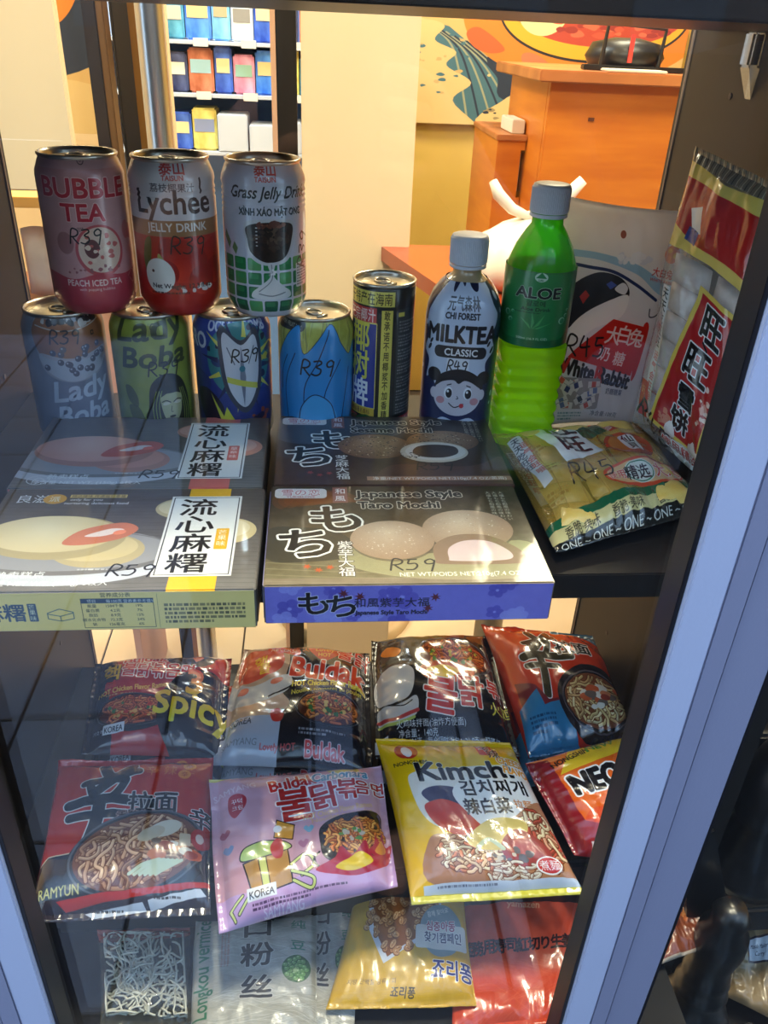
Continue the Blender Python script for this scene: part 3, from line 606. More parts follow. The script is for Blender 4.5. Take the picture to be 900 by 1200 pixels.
def art_lady():
    c = Cv(CW, CH, (140, 158, 60), 1.4); c.rect(0, 0, 360, 400, lg((150, 160, 60), (132, 146, 56), 0, 400)); c.mottle(10, 50); c.dy = -66; c.rect(0, 50, 360, 4, (186, 196, 110))
    c.rr(180, 84, 34, 34, 2, (126, 136, 58)); c.line(c.ellp(197, 96, 9, 10), 3.5, (44, 50, 24), closed=True); c.rect(190, 104, 14, 10, (44, 50, 24))
    c.text('Lady', 190, 106, 96, (58, 66, 32), bold=3.4, skew=.25, wid=210, rot=-4); c.text('Boba', 194, 178, 84, (58, 66, 32), bold=3.4, skew=.25, wid=196, rot=-3)
    # a line drawing of a woman's face with long straight hair
    HK = (34, 36, 24)
    c.blob([(160, 330), (172, 262), (214, 230), (262, 246), (288, 300), (292, 370), (284, 490), (150, 490), (148, 370)], HK); c.blob([(196, 316), (202, 276), (256, 274), (262, 330), (250, 368), (228, 388), (206, 366)], (176, 176, 132))
    c.poly([(196, 300), (198, 262), (230, 250), (262, 262), (264, 298), (246, 290), (214, 290)], HK)
    for k in (0, 1, 2): c.curve([(176+k*9, 400), (172+k*9, 330), (186+k*8, 280)], 2.2, (150, 166, 80)); c.curve([(282-k*8, 400), (286-k*8, 340), (270-k*6, 280)], 2.2, (150, 166, 80))
    for s_ in (-1, 1): c.ell(230+s_*17, 320, 12, 5, (210, 206, 180), 8*s_); c.curve([(230+s_*5, 318), (230+s_*18, 311), (230+s_*30, 314)], 3, HK)
    c.ell(228, 362, 10, 3.5, HK); c.curve([(228, 330), (225, 346), (231, 348)], 1.6, HK)
    c.blob([(90, 270), (112, 268), (130, 300), (126, 330), (98, 312)], (74, 82, 36), .8); c.blob([(96, 330), (130, 330), (150, 390), (110, 380)], (66, 74, 34), .7)
    c.price('R39', 216, 214, 40, wd=4.0); return c
def art_ocean():
    c = Cv(CW, CH, (44, 60, 136), 1.4); c.rect(0, 0, 360, 400, lg((54, 74, 160), (30, 40, 96), 0, 400)); c.mottle(8, 30)
    c.text('OCEAN BOMB', 246, 24, 42, (206, 214, 232), bold=2.2, wid=190, rot=1); c.dy = -70; c.ell(250, 190, 104, 110, (52, 124, 128)); c.bits(250, 200, 110, 120, [(36, 60, 110), (200, 190, 70), (24, 28, 60)], 26, 8, 18)
    for a in range(0, 360, 30): q = math.radians(a+8); c.poly([(250+70*math.cos(q-.1), 200+80*math.sin(q-.1)), (250+132*math.cos(q), 200+150*math.sin(q)), (250+70*math.cos(q+.1), 200+80*math.sin(q+.1))], (206, 200, 84) if a % 60 else (30, 36, 80))
    c.text('ZERO', 84, 138, 66, (196, 206, 226), bold=2.6, wid=120); c.tiny(30, 92, 90, 1, 14, (180, 190, 214), 2)
    # plain metal shield emblem
    c.blob([(190, 90), (250, 130), (300, 100), (318, 190), (306, 290), (256, 350), (204, 290), (186, 190)], (60, 62, 76)); c.blob([(200, 108), (250, 144), (292, 118), (306, 190), (294, 280), (256, 332), (214, 280), (198, 190)], (196, 200, 210))
    c.poly([(250, 146), (262, 240), (254, 330), (244, 240)], (120, 124, 140)); c.ell(252, 214, 9, 9, (54, 116, 132)); c.poly([(206, 236), (298, 262), (298, 280), (206, 254)], (200, 196, 80)); c.line([(210, 150), (230, 200)], 3, (90, 94, 110)); c.line([(290, 150), (272, 200)], 3, (90, 94, 110))
    c.blob([(54, 230), (104, 226), (150, 250), (140, 292), (84, 300), (50, 270)], (34, 48, 110)); c.blob([(90, 300), (140, 280), (190, 330), (180, 400), (120, 380)], (24, 22, 40)); c.poly([(150, 290), (190, 360), (200, 330), (236, 396), (180, 370)], (196, 200, 66)); c.bits(300, 370, 40, 24, [(150, 70, 40), (30, 30, 60)], 12, 6, 12)
    c.price('R39', 264, 176, 36, wd=4.2); return c
def art_blue():
    c = Cv(CW, CH, (176, 178, 70), 1.4); c.rect(0, 0, 360, 400, lg((178, 180, 74), (140, 140, 100), 0, 400)); c.mottle(16, 26); c.dy = -80; r = random.Random(8)
    for i in range(30): x = r.uniform(0, 360); c.curve([(x, 400), (x+r.uniform(-20, 20), 250), (x+r.uniform(-50, 50), 60)], 3, r.choice([(206, 206, 120), (120, 124, 50), (96, 98, 84)]), .6)
    c.rr(30, 84, 120, 32, 14, (32, 32, 30)); c.text('SUPER FRUIT MIX', 90, 100, 16, (200, 200, 180), rot=6, wid=98)
    # plain blue flames stand-in, no figure
    OUTL = (24, 40, 70); B1 = (44, 138, 206)
    for pts in ([(40, 490), (34, 250), (80, 150), (130, 100), (150, 180), (230, 96), (262, 150), (300, 190), (332, 160), (340, 280), (318, 490)],):
        c.line(spl(pts), 4, OUTL); c.poly(spl(pts), B1)
    for p in ([(90, 390), (80, 280), (120, 180)], [(150, 390), (150, 280), (190, 200), (226, 110)], [(200, 390), (214, 290), (262, 200)], [(270, 390), (286, 300), (300, 230)], [(60, 300), (66, 240), (90, 190)]): c.curve(p, 3, OUTL)
    c.blob([(130, 400), (140, 340), (180, 300), (230, 330), (250, 400)], (70, 160, 218)); c.line(spl([(130, 400), (140, 340), (180, 300), (230, 330), (250, 400)]), 3, OUTL)
    c.price('R39', 190, 218, 44, wd=5); return c
def art_coconut():
    c = Cv(CW, CH, (26, 25, 26), 1.4); Y = (222, 206, 96); W = (236, 236, 236)
    c.rect(0, 14, 215, 34, Y); c.text('于特产在海南', 112, 31, 30, (40, 34, 20), bold=.8, wid=186); c.rect(10, 52, 140, 36, (196, 56, 60)); c.text('正宗椰汁', 82, 70, 32, (240, 226, 222), bold=1.2, wid=128)
    c.rect(12, 88, 140, 210, (34, 52, 140)); c.line([(12, 88), (152, 88), (152, 298), (12, 298)], 3, Y, closed=True)
    c.text('椰', 80, 122, 76, (232, 222, 90), bold=3.4, sx=1.25); c.text('树', 80, 190, 76, (232, 222, 90), bold=3.4, sx=1.25); c.text('牌', 80, 260, 76, W, bold=3.4, sx=1.25)
    c.rect(12, 298, 140, 20, (206, 170, 60)); c.text('海南省著名商标', 82, 308, 15, (90, 50, 20), bold=.5)
    c.rect(168, 56, 42, 262, Y); c.vtext('敢承诺不用椰浆不加香精', 189, 68, 23, (36, 32, 20), step=1.06, bold=1.0)
    c.rect(228, 54, 120, 260, (52, 54, 56)); c.rect(232, 62, 26, 10, Y)
    for k in range(7): c.tiny(236, 82+k*34, 96, 4, 7.5, (150, 152, 154), k)
    c.rr(12, 322, 62, 36, 3, (196, 56, 60)); c.text('椰汁', 42, 340, 26, (240, 226, 222), bold=1)
    c.ell(60, 366, 46, 42, (96, 66, 44)); c.ell(66, 376, 22, 30, (226, 224, 214)); c.blob([(70, 330), (120, 316), (160, 330), (150, 350), (90, 350)], (46, 84, 52)); c.ell(122, 358, 34, 30, (216, 220, 222)); c.text('白白', 122, 348, 17, (40, 40, 50), bold=.8); c.text('嫩嫩', 122, 368, 17, (40, 40, 50), bold=.8)
    c.vtext('鲜榨', 176, 352, 20, Y); c.rect(206, 322, 6, 80, Y); c.rect(220, 322, 130, 26, (190, 50, 56)); c.text('椰树椰汁', 282, 335, 22, (240, 226, 222), bold=.8); c.rect(220, 350, 130, 60, (34, 52, 140)); c.text('每日一罐', 282, 364, 22, (200, 206, 226), bold=.6); c.text('白白嫩嫩', 282, 388, 22, (200, 206, 226), bold=.6)
    return c
CR, CHt = .0335, .1205
GU = 'drink cans in the upper row'; GL = 'drink cans in the lower row'
fc = lambda x, y, d=0: math.atan2(-y, -x)+d
LOWZ = .0004; UPZ = LOWZ+CHt+.0008
for lab, x, y, z, art, d, bd, grp in (
    ('silver grey boba milk tea can, first of the lower row', -.213, .70, LOWZ, art_boba, .02, 0, GL),
    ('green can with a line drawn woman, lower row', -.1405, .70, LOWZ, art_lady, -.06, 0, GL),
    ('dark blue can with a silver shield, lower row', -.070, .70, LOWZ, art_ocean, -.42, 0, GL),
    ('yellow green can with a blue flame print', .0035, .70, LOWZ, art_blue, -.05, 0, GL),
    ('pink peach bubble tea can on top, first of the upper row', -.181, .70, UPZ, art_bubble, -.05, 0, GU),
    ('white and red lychee jelly drink can on top', -.1105, .70, UPZ, art_lychee, -.05, 3, GU),
    ('white grass jelly drink can with green tiles on top', -.0385, .70, UPZ, art_grass, -.1, 5, GU)):
    can(lab, x, y, z, CR, CHt, art(), fc(x, y, d), beads=bd, group=grp, metal=.1)
can('tall slim black and yellow coconut drink can', .0625, .70, LOWZ, .0270, .1490, art_coconut(), fc(.0625, .70, .05), neck=False, metal=.1)

# ---------------------------------------------------------------- bottles
def art_tea():
    c = Cv(420, 480, (26, 32, 66), 1.3); N = (22, 28, 60); P = (196, 206, 226); K = (24, 24, 32)
    c.rect(0, 0, 420, 480, lg((24, 30, 62), (34, 44, 88), 0, 480)); c.mottle(4, 40); c.dy = -88
    c.blob([(96, 130), (110, 90), (130, 60), (160, 110), (180, 84), (208, 96), (216, 60), (240, 96), (268, 106), (300, 70), (330, 84), (322, 130), (338, 170), (316, 220), (330, 262), (300, 300), (312, 360), (280, 340), (250, 364), (180, 350), (140, 372), (120, 340), (96, 352), (104, 300), (78, 270), (96, 230), (80, 180)], P)
    for x, y, r in ((62, 76, 8), (84, 70, 6), (108, 60, 18), (352, 120, 12), (366, 160, 8), (60, 330, 7), (346, 396, 9), (340, 424, 5), (76, 200, 8)): c.ell(x, y, r, r, P)
    c.curve([(218, 96), (214, 70), (226, 56)], 6, P); c.poly([(236, 44), (290, 30), (298, 58), (246, 72)], (206, 208, 214)); c.text('MILK', 266, 50, 17, (60, 70, 110), bold=.8, rot=-14); c.blob([(160, 40), (180, 24), (200, 30), (214, 50), (196, 64), (168, 62)], (176, 152, 120)); c.curve([(182, 30), (180, 60)], 1.5, (110, 90, 66))
    c.text('元气森林', 212, 136, 40, K, bold=1.4, wid=118); c.text('CHI FOREST', 210, 168, 24, K, bold=1.5, wid=118); c.text('MILKTEA', 214, 218, 66, K, bold=4, wid=238); c.rr(124, 252, 176, 34, 16, K); c.text('CLASSIC', 214, 269, 28, (236, 238, 244), bold=1.4, wid=112)
    for x in (104, 320): c.ell(x, 262, 5, 11, K, 35); c.ell(x+(6 if x < 200 else -14), 244, 4, 9, K, 35)
    c.rr(168, 286, 78, 44, 3, (222, 226, 236)); c.price('R49', 206, 308, 30, wd=4)
    # cheerful round face with side buns, a plain drawing
    c.ell(214, 396, 82, 62, (206, 200, 210)); c.ell(132, 392, 13, 16, (206, 200, 210)); c.ell(296, 392, 13, 16, (206, 200, 210)); c.blob([(134, 372), (150, 336), (200, 318), (250, 322), (290, 346), (298, 376), (262, 356), (236, 350), (216, 360), (196, 350), (160, 356)], K); c.ell(128, 338, 24, 20, K); c.ell(300, 342, 24, 20, K)
    for x in (182, 250): c.ell(x, 388, 15, 18, (240, 242, 248)); c.ell(x+2, 390, 11, 14, K); c.ell(x-2, 384, 4, 4, (240, 240, 246))
    for x in (156, 274): c.ell(x, 412, 14, 11, (198, 140, 146))
    c.curve([(186, 420), (208, 432), (238, 420)], 3, K); c.ell(232, 426, 8, 7, (200, 60, 70)); c.curve([(214, 398), (218, 404), (212, 406)], 2.4, K); c.line([(176, 366), (190, 362)], 3, K); c.line([(244, 364), (258, 368)], 3, K)
    c.blob([(120, 520), (160, 466), (214, 474), (270, 464), (310, 520)], P); return c
def bottle_shape(p):
    def f(a):
        ca, sa = abs(math.cos(a)), abs(math.sin(a)); return (ca**p+sa**p)**(-1/p)
    return f
def sleeve(name, prof, cv, c, face, parent, shape=None, cover=math.pi, mt=None, n=72, z0=None, z1=None, **k):
    V = []; UV = []; F = []; z0 = prof[0][1] if z0 is None else z0; z1 = prof[-1][1] if z1 is None else z1
    for r, zz in prof:
        for i in range(n+1):
            a = face-math.pi/2+2*math.pi*i/n; s_ = shape(a-face) if shape else 1; V.append((c[0]+r*s_*math.cos(a), c[1]+r*s_*math.sin(a), c[2]+zz)); u = 2*i/n; UV.append((u if u <= 1 else 2-u, (zz-z0)/(z1-z0)))
    for j in range(len(prof)-1):
        for i in range(n): q = j*(n+1)+i; F.append((q, q+1, q+n+2, q+n+1))
    return mesh(name, V, F, mt or printed(name, cv, **k), parent, (0, 0, 0), True, UV)
def cap(c, z, R, H, col, parent):
    b = MB(); b.lathe([(R*.99, z), (R, z+.001), (R, z+H-.0025), (R*.95, z+H-.0006), (R*.85, z+H), (.0001, z+H)], 64, c, caps=False)
    o = b.build('cap', mat('cap_plastic', col, .4), parent, smooth=True); smooth_angle(o, 50)
    g = MB()
    for i in range(60): a = 2*math.pi*i/60; x, y = c[0]+(R+.0001)*math.cos(a), c[1]+(R+.0001)*math.sin(a); g.tube([(x, y, c[2]+z+.001), (x, y, c[2]+z+H-.003)], .00045, 4)
    g.build('grip_ridge', mat('cap_plastic', col, .4), o)
    MB().lathe([(R*.97, z-.0035), (R*1.01, z-.003), (R*1.01, z-.0008), (R*.97, z-.0005)], 48, c, caps=False).build('tamper_ring', mat('cap_plastic', col, .4), parent, smooth=True)
    return o
# milk tea
tb = (.1335, .70, .0004); sh = bottle_shape(3.0)
tea = empty('milk_tea_bottle', tb, 'dark blue milk tea bottle with a round smiling face and white cap', 'bottle')
TP = [(.0285, 0), (.0315, .003), (.0328, .008), (.0330, .02), (.0330, .118), (.0320, .128), (.0285, .138), (.0230, .146), (.0180, .151)]
dn = [TP[0]]
for a, b in zip(TP, TP[1:]):
    k = max(1, int((b[1]-a[1])/.012)); dn += [(a[0]+(b[0]-a[0])*i/k, a[1]+(b[1]-a[1])*i/k) for i in range(1, k+1)]
o = sleeve('label_sleeve', dn, art_tea(), tb, fc(tb[0], tb[1], 0), tea, sh, rough=.3, coat=.5)
MB().lathe([(.0180, .1505), (.0150, .153), (.0125, .155), (.0120, .160), (.0122, .164)], 48, tb, caps=False).build('neck', mat('milk_tea_neck', (196, 168, 128), .25, coat=.6), tea, smooth=True)
cap((tb[0], tb[1], tb[2]), .1635, .0158, .0235, (222, 226, 236), tea)
# aloe drink
def backlit(name, col, rough=.12, tcol=None, mixv=.25):
    m = bpy.data.materials.new(name); m.use_nodes = True; nt = m.node_tree; nt.nodes.clear(); o = nt.nodes.new('ShaderNodeOutputMaterial')
    tl = nt.nodes.new('ShaderNodeBsdfTranslucent'); tr = nt.nodes.new('ShaderNodeBsdfTransparent'); gl = nt.nodes.new('ShaderNodeBsdfGlossy'); df = nt.nodes.new('ShaderNodeBsdfDiffuse'); fr = fres(nt, 1.45)
    tl.inputs[0].default_value = lin(col); df.inputs[0].default_value = lin(col); tr.inputs[0].default_value = lin(tcol or col); gl.inputs['Roughness'].default_value = rough
    a = nt.nodes.new('ShaderNodeMixShader'); b = nt.nodes.new('ShaderNodeMixShader'); c = nt.nodes.new('ShaderNodeMixShader'); a.inputs[0].default_value = .35; b.inputs[0].default_value = mixv
    tcx = nt.nodes.new('ShaderNodeTexCoord'); n = nt.nodes.new('ShaderNodeTexNoise'); n.inputs['Scale'].default_value = 70; bp = nt.nodes.new('ShaderNodeBump'); bp.inputs['Strength'].default_value = .25; bp.inputs['Distance'].default_value = .002
    L = nt.links.new; L(tcx.outputs['Object'], n.inputs[0]); L(n.outputs[0], bp.inputs['Height']); L(bp.outputs[0], gl.inputs['Normal'])
    L(tl.outputs[0], a.inputs[1]); L(df.outputs[0], a.inputs[2]); L(a.outputs[0], b.inputs[1]); L(tr.outputs[0], b.inputs[2]); L(fr.outputs[0], c.inputs[0]); L(b.outputs[0], c.inputs[1]); L(gl.outputs[0], c.inputs[2]); L(c.outputs[0], o.inputs[0]); return m
ab = (.198, .70, .0004); oct_ = lambda a: 1.0/max(math.cos(((a+math.pi/8) % (math.pi/4))-math.pi/8), .01)*.985
sq = bottle_shape(4.5)
alo = empty('aloe_drink_bottle', ab, 'green aloe drink bottle with light blue cap', 'bottle')
M_alo = backlit('aloe_liquid', (176, 236, 20), mixv=.3, tcol=(190, 240, 60)); M_al2 = backlit('aloe_bottle_green', (92, 206, 30), mixv=.3, tcol=(120, 220, 60))
AB = [(.024, 0), (.0275, .002), (.0285, .006), (.0285, .012)]
for k in range(6): z = .016+k*.0115; AB += [(.0285, z), (.0270, z+.003), (.0270, z+.006), (.0285, z+.009)]
AB += [(.0290, .087), (.0290, .097)]
b = MB().lathe(AB, 64, ab, shape=lambda a: sq(a-fc(ab[0], ab[1])-.25), caps=True).build('lower_body', M_alo, alo, smooth=False); smooth_angle(b, 30)
AU = [(.0290, .087), (.0305, .090), (.0305, .160)]
AS = [(.0305, .160), (.0290, .166), (.0240, .180), (.0170, .192), (.0135, .197), (.0130, .203), (.0150, .2045), (.0150, .206), (.0128, .207), (.0128, .222)]
b = MB().lathe(AS, 64, ab, shape=None, caps=False).build('shoulder', M_al2, alo, smooth=True); smooth_angle(b, 40)
b = MB().lathe([(.0300, .098), (.0303, .160)], 48, ab, caps=False).build('upper_body', M_al2, alo, smooth=True)
cap(ab, .2065, .0158, .0225, (206, 222, 246), alo)
def art_aloe():
    c = Cv(420, 340, (20, 104, 56), 1.3, a=.9); c.rect(0, 0, 420, 340, lg((60, 128, 66), (14, 96, 58), 0, 340), tr=.9); c.mottle(6, 30); c.dy = -44
    for i in range(12): c.curve([(i*38, 0), (i*38+8, 60), (i*38-6, 110)], 6, (44, 140, 70), .3)
    c.rr(60, 50, 300, 300, 46, (46, 140, 78), .55); c.ell(214, 66, 24, 20, (196, 222, 196)); c.poly([(194, 70), (214, 44), (234, 70)], (30, 130, 70)); c.text('Life', 214, 78, 13, (20, 90, 50), bold=.6)
    c.text('ALOE', 210, 136, 66, (14, 24, 20), bold=3.4, out=((216, 232, 214), 1.6), wid=172); c.text('알로에', 206, 182, 28, (18, 46, 32), bold=1.0, wid=70); c.text('Aloe Drink', 208, 208, 22, (14, 40, 30), bold=.9, wid=112); c.tiny(122, 222, 176, 1, 8, (16, 50, 36))
    for k, a in enumerate((-55, -35, -15, 5, 25, 45, 62)): q = math.radians(a-90+5); x = 204+k*2; c.poly([(x-9, 296), (x+90*math.cos(q)*.75, 296+78*math.sin(q)), (x+9, 296)], [(70, 160, 90), (30, 120, 66)][k % 2])
    for x, y, r in ((92, 240, 14), (110, 268, 10), (118, 230, 7), (322, 262, 16), (340, 240, 9), (346, 216, 7)): c.ell(x, y, r, r, (150, 206, 170)); c.ell(x+2, y+2, r*.75, r*.75, (50, 140, 90))
    c.text('500ml (16.9 FL OZ)', 206, 344, 15, (206, 222, 206), bold=.3); return c
sleeve('label_sleeve', [(.0308, .0985), (.0309, .120), (.0309, .145), (.0308, .1635)], art_aloe(), ab, fc(ab[0], ab[1], .02), alo, rough=.3, coat=.4, alpha=True)
# ---------------------------------------------------------------- film packets
def film(name, label, cat, C, T, mtl, seal='h', group=None, nx=60, ny=52, crumple=1.0, seed=1, T0=.35, ears=0.03, sw=.09, pw=3.2):
    """pillow packet over the quad C (top-left, top-right, bottom-right, bottom-left); seal 'h' = crimped ends left and right, 'v' = top and bottom"""
    C = [np.array(p) for p in C]; ex = (C[1]-C[0])+(C[2]-C[3]); ey = (C[0]-C[3])+(C[1]-C[2]); N = np.cross(ex, ey); N /= np.linalg.norm(N)
    W = np.linalg.norm(ex)/2; Hh = np.linalg.norm(ey)/2
    s, t = np.meshgrid(np.linspace(-1, 1, nx+1), np.linspace(-1, 1, ny+1)); a, b = (s, t) if seal != 'v' else (t, s)
    be = 1-sw if seal else 1.0; q = np.clip(np.abs(a)/be, 0, 1)
    prof = np.power(np.clip(1-q**pw, 0, 1), .62)*np.power(np.clip(1-np.abs(b)**(pw+1), 0, 1), .55)
    near = np.exp(-np.clip(be-np.abs(a), 0, 2)/.2); A = a*W*12 if seal != 'v' else a*Hh*12; B = b*Hh*70 if seal != 'v' else b*W*70
    cre = (ridged(B+seed*3, A*.8+seed, seed)-.5)*near*.0042+(ridged(s*3.2+seed, t*3.2+s*1.5, seed+2)-.5)*.0018+(ridged(s*7+t*3, t*6+seed, seed+5)-.5)*.0010+(vnoise(s*2.2, t*2.2, seed)-.5)*.006
    h = prof*T+cre*np.clip(prof*2.2, 0, 1)*crumple
    fin = np.abs(a) > be; h = np.where(fin, np.sin(B*5.5)*.0004+(vnoise(b*3, a*0, seed)-.5)*.006*(np.abs(a)-be)/.1, h)
    # free sides pull in at their middle, crimped ends flare at the corners
    pull = 1-ears*(1-a*a); s2, t2 = (s, t*pull) if seal != 'v' else (s*pull, t)
    wob = (vnoise(b*2+seed, a, seed+7)-.5)*.02
    if seal != 'v': s2 = s2*(1+wob*(np.abs(a) > .8))
    else: t2 = t2*(1+wob*(np.abs(a) > .8))
    u = (s2+1)/2; v = (1-t2)/2
    P = ((1-u)*(1-v))[..., None]*C[0]+(u*(1-v))[..., None]*C[1]+(u*v)[..., None]*C[2]+((1-u)*v)[..., None]*C[3]
    top = P+N*h[..., None]; bot = P-N*(prof*T*T0+.0004)[..., None]
    base = P.reshape(-1, 3).mean(0); base = (float(base[0]), float(base[1]), float(bot[..., 2].min())) if abs(N[2]) > .5 else (float(base[0]), float(base[1]), float(bot[..., 2].min()))
    V = np.vstack([top.reshape(-1, 3), bot.reshape(-1, 3)]); UV = np.stack([(s+1)/2, (t+1)/2], -1).reshape(-1, 2); UV = np.vstack([UV, UV]); n1 = (nx+1)*(ny+1)
    bf = []; sf = []; 
    for j in range(ny):
        for i in range(nx):
            k = j*(nx+1)+i; fc_ = (k, k+1, k+nx+2, k+nx+1); am = abs((a[j, i]+a[j+1, i+1])/2)
            L = sf if (seal and am > be) else bf; L.append(fc_); L.append(tuple(x+n1 for x in fc_[::-1]))
    for i in range(nx):
        for j in (0, ny): k = j*(nx+1)+i; q_ = (k, k+n1, k+1+n1, k+1); (sf if seal and abs((a[j, i]+a[j, i+1])/2) > be else bf).append(q_)
    for j in range(ny):
        for i in (0, nx): k = j*(nx+1)+i; q_ = (k, k+nx+1, k+nx+1+n1, k+n1); (sf if seal and abs((a[j, i]+a[j+1, i])/2) > be else bf).append(q_)
    o = compact(name, V, bf, UV, mtl, None, base); tagit(o, label, cat, group)
    if seal:
        for sg in (-1, 1):
            ff = [f for f in sf if np.sign(np.mean([((a.ravel())[x % n1]) for x in f])) == sg]
            compact('crimped_seal', V, ff, UV, mtl, o, (0, 0, 0))
    return o
def compact(name, V, F, UV, m, parent, loc):
    idx = np.unique(np.concatenate([np.array(f) for f in F])); mp = {int(i): k for k, i in enumerate(idx)}
    return mesh(name, V[idx], [tuple(mp[int(i)] for i in f) for f in F], m, parent, loc, True, UV[idx])
W_, K_ = (240, 238, 236), (24, 22, 26)
def bowl(c, cx, cy, rx, ry, rim, inside, noodle, rot=0, n=70, wd=6, bitcols=None, seed=3, dark=(90, 35, 10)):
    c.ell(cx, cy+ry*.16, rx*1.12, ry*1.2, rim, rot); c.ell(cx, cy, rx*1.06, ry*1.1, tuple(min(255, v+46) for v in rim), rot); c.ell(cx, cy+1, rx*1.02, ry*1.05, rim, rot); c.ell(cx, cy, rx*.98, ry*.98, inside, rot)
    c.noodles(cx, cy, rx*.93, ry*.9, noodle, n, wd, rx*.9, seed, dark, rot)
    if bitcols: c.bits(cx, cy, rx*.7, ry*.6, bitcols, 26, 3, 8, seed)
def korea(c, x, y, w=70): c.rect(x, y, w, 27, (226, 226, 230)); c.text('KOREA', x+w/2, y+15, 22, (34, 34, 38), bold=.6, wid=w-10)
def flames(c, cx, cy, w, h, c1, c2):
    c.blob([(cx-w, cy+h*.3), (cx-w*.5, cy-h*.2), (cx-w*.3, cy-h*.8), (cx, cy-h*.3), (cx+w*.35, cy-h), (cx+w*.5, cy-h*.1), (cx+w, cy-h*.2), (cx+w*.8, cy+h*.5), (cx, cy+h*.8)], c1); c.blob([(cx-w*.5, cy+h*.3), (cx-w*.15, cy-h*.1), (cx+w*.2, cy-h*.4), (cx+w*.5, cy+h*.2), (cx, cy+h*.55)], c2)
def art_spicy():
    c = Cv(420, 300, (178, 44, 40)); c.mottle(6, 30); c.rect(0, 0, 46, 300, (40, 30, 34)); c.blob([(30, -10), (90, 60), (70, 170), (90, 290), (20, 320), (-20, 100)], (44, 34, 38))
    c.text('핵', 68, 78, 64, (226, 186, 40), bold=4, out=(K_, 2)); c.text('불', 70, 128, 44, (214, 60, 50), bold=3); c.text('닭', 70, 128, 44, (214, 60, 50), bold=2)
    c.poly([(330, 0), (398, 0), (412, 110), (352, 60)], (206, 60, 40)); c.blob([(230, 6), (300, -10), (370, 8), (366, 46), (320, 70), (258, 60), (226, 34)], (34, 28, 32)); c.poly([(302, 22), (326, 8), (340, 30), (318, 50)], (226, 120, 40))
    c.text('Buldak', 166, 26, 46, (190, 40, 44), bold=2.4, out=(W_, 3), wid=130, rot=1); c.text('불닭볶음면', 208, 78, 58, (196, 40, 44), bold=3, out=(W_, 3), wid=214, rot=5)
    c.text('HOT Chicken Flavor Ramen', 140, 136, 24, (240, 196, 90), bold=1.4, wid=210, rot=-5); c.tiny(60, 152, 150, 1, 9, (230, 180, 110))
    bowl(c, 146, 204, 104, 46, (40, 34, 38), (96, 36, 20), [(208, 104, 50), (190, 84, 40), (222, 130, 66)], bitcols=[(70, 120, 50), (200, 60, 40), (230, 170, 90)]); c.text('기호에 맞게', 60, 256, 12, W_)
    c.ell(352, 206, 134, 130, (28, 24, 28)); c.text('3', 322, 118, 110, lg((226, 70, 34), (240, 200, 40), 80, 160), bold=5, sx=1.1); c.text('Spicy', 322, 200, 96, lg((240, 190, 40), (232, 224, 50), 160, 240), bold=4.5, wid=226, rot=4)
    korea(c, 62, 240, 66); return c
def art_lovely():
    c = Cv(400, 320, (36, 32, 36)); c.mottle(5, 30); c.blob([(0, 0), (110, -10), (160, 60), (150, 150), (176, 190), (130, 230), (-20, 230)], (198, 160, 130)); c.rect(0, 226, 160, 100, (176, 176, 186)); c.blob([(10, 30), (60, 20), (130, 40), (140, 90), (60, 130), (16, 110)], (216, 84, 62)); c.blob([(0, 120), (70, 140), (160, 110), (170, 150), (80, 190), (0, 176)], (206, 196, 186))
    c.blob([(90, -6), (130, 20), (182, 30), (184, 52), (130, 44), (90, 40)], (216, 70, 46)); c.text('REVERSE', 140, 34, 18, (240, 210, 200), bold=.8, rot=6, wid=84)
    c.text('핵', 74, 72, 46, (232, 186, 50), bold=2.6, rot=-8); c.text('불', 90, 92, 40, (232, 186, 50), bold=2.2, rot=-8)
    c.ell(132, 130, 18, 8, (224, 120, 90), -20); c.ell(40, 150, 16, 11, (214, 120, 100)); c.line([(112, 172), (180, 142)], 4, K_)
    c.text('★불맛★', 190, 24, 30, (226, 110, 50), bold=1.4); c.blob([(262, 66), (218, 36), (214, 16), (238, 6), (262, 20), (286, 4), (310, 12), (306, 38)], (206, 64, 56)); c.text('Lovely', 262, 26, 22, (236, 170, 70), bold=1.2, rot=-2); c.text('HOT', 262, 44, 18, (236, 170, 70), bold=1.2)
    c.text('불닭', 350, 34, 54, (198, 40, 40), bold=3, out=(W_, 2.4), rot=8); c.text('Buldak', 276, 94, 78, (220, 66, 44), bold=4.6, out=(W_, 3), wid=214, rot=5)
    c.text('HOT Chicken Flavor Ramen', 280, 132, 24, (240, 214, 70), bold=1.6, wid=206, rot=-3); c.text('Nouilles piquantes au poulet', 276, 154, 18, (240, 214, 70), bold=1.0, wid=196, rot=-5)
    bowl(c, 284, 200, 86, 42, (30, 28, 32), (80, 36, 22), [(196, 110, 46), (170, 84, 36), (214, 134, 60)], bitcols=[(224, 180, 90), (60, 110, 50)])
    c.blob([(130, 214), (150, 206), (166, 222), (160, 240), (138, 238)], (200, 54, 44)); c.text('KOREA', 54, 238, 22, (50, 50, 56), bold=.5, wid=60); c.tiny(210, 256, 120, 2, 9, (190, 186, 190)); c.text('SAMYANG', 60, 286, 20, (130, 130, 136)); 
    c.text('Lovely HOT', 160, 296, 18, (206, 80, 80), bold=1); c.text('Buldak', 280, 296, 40, (206, 70, 70), bold=2, out=(W_, 1.4), wid=100); return c
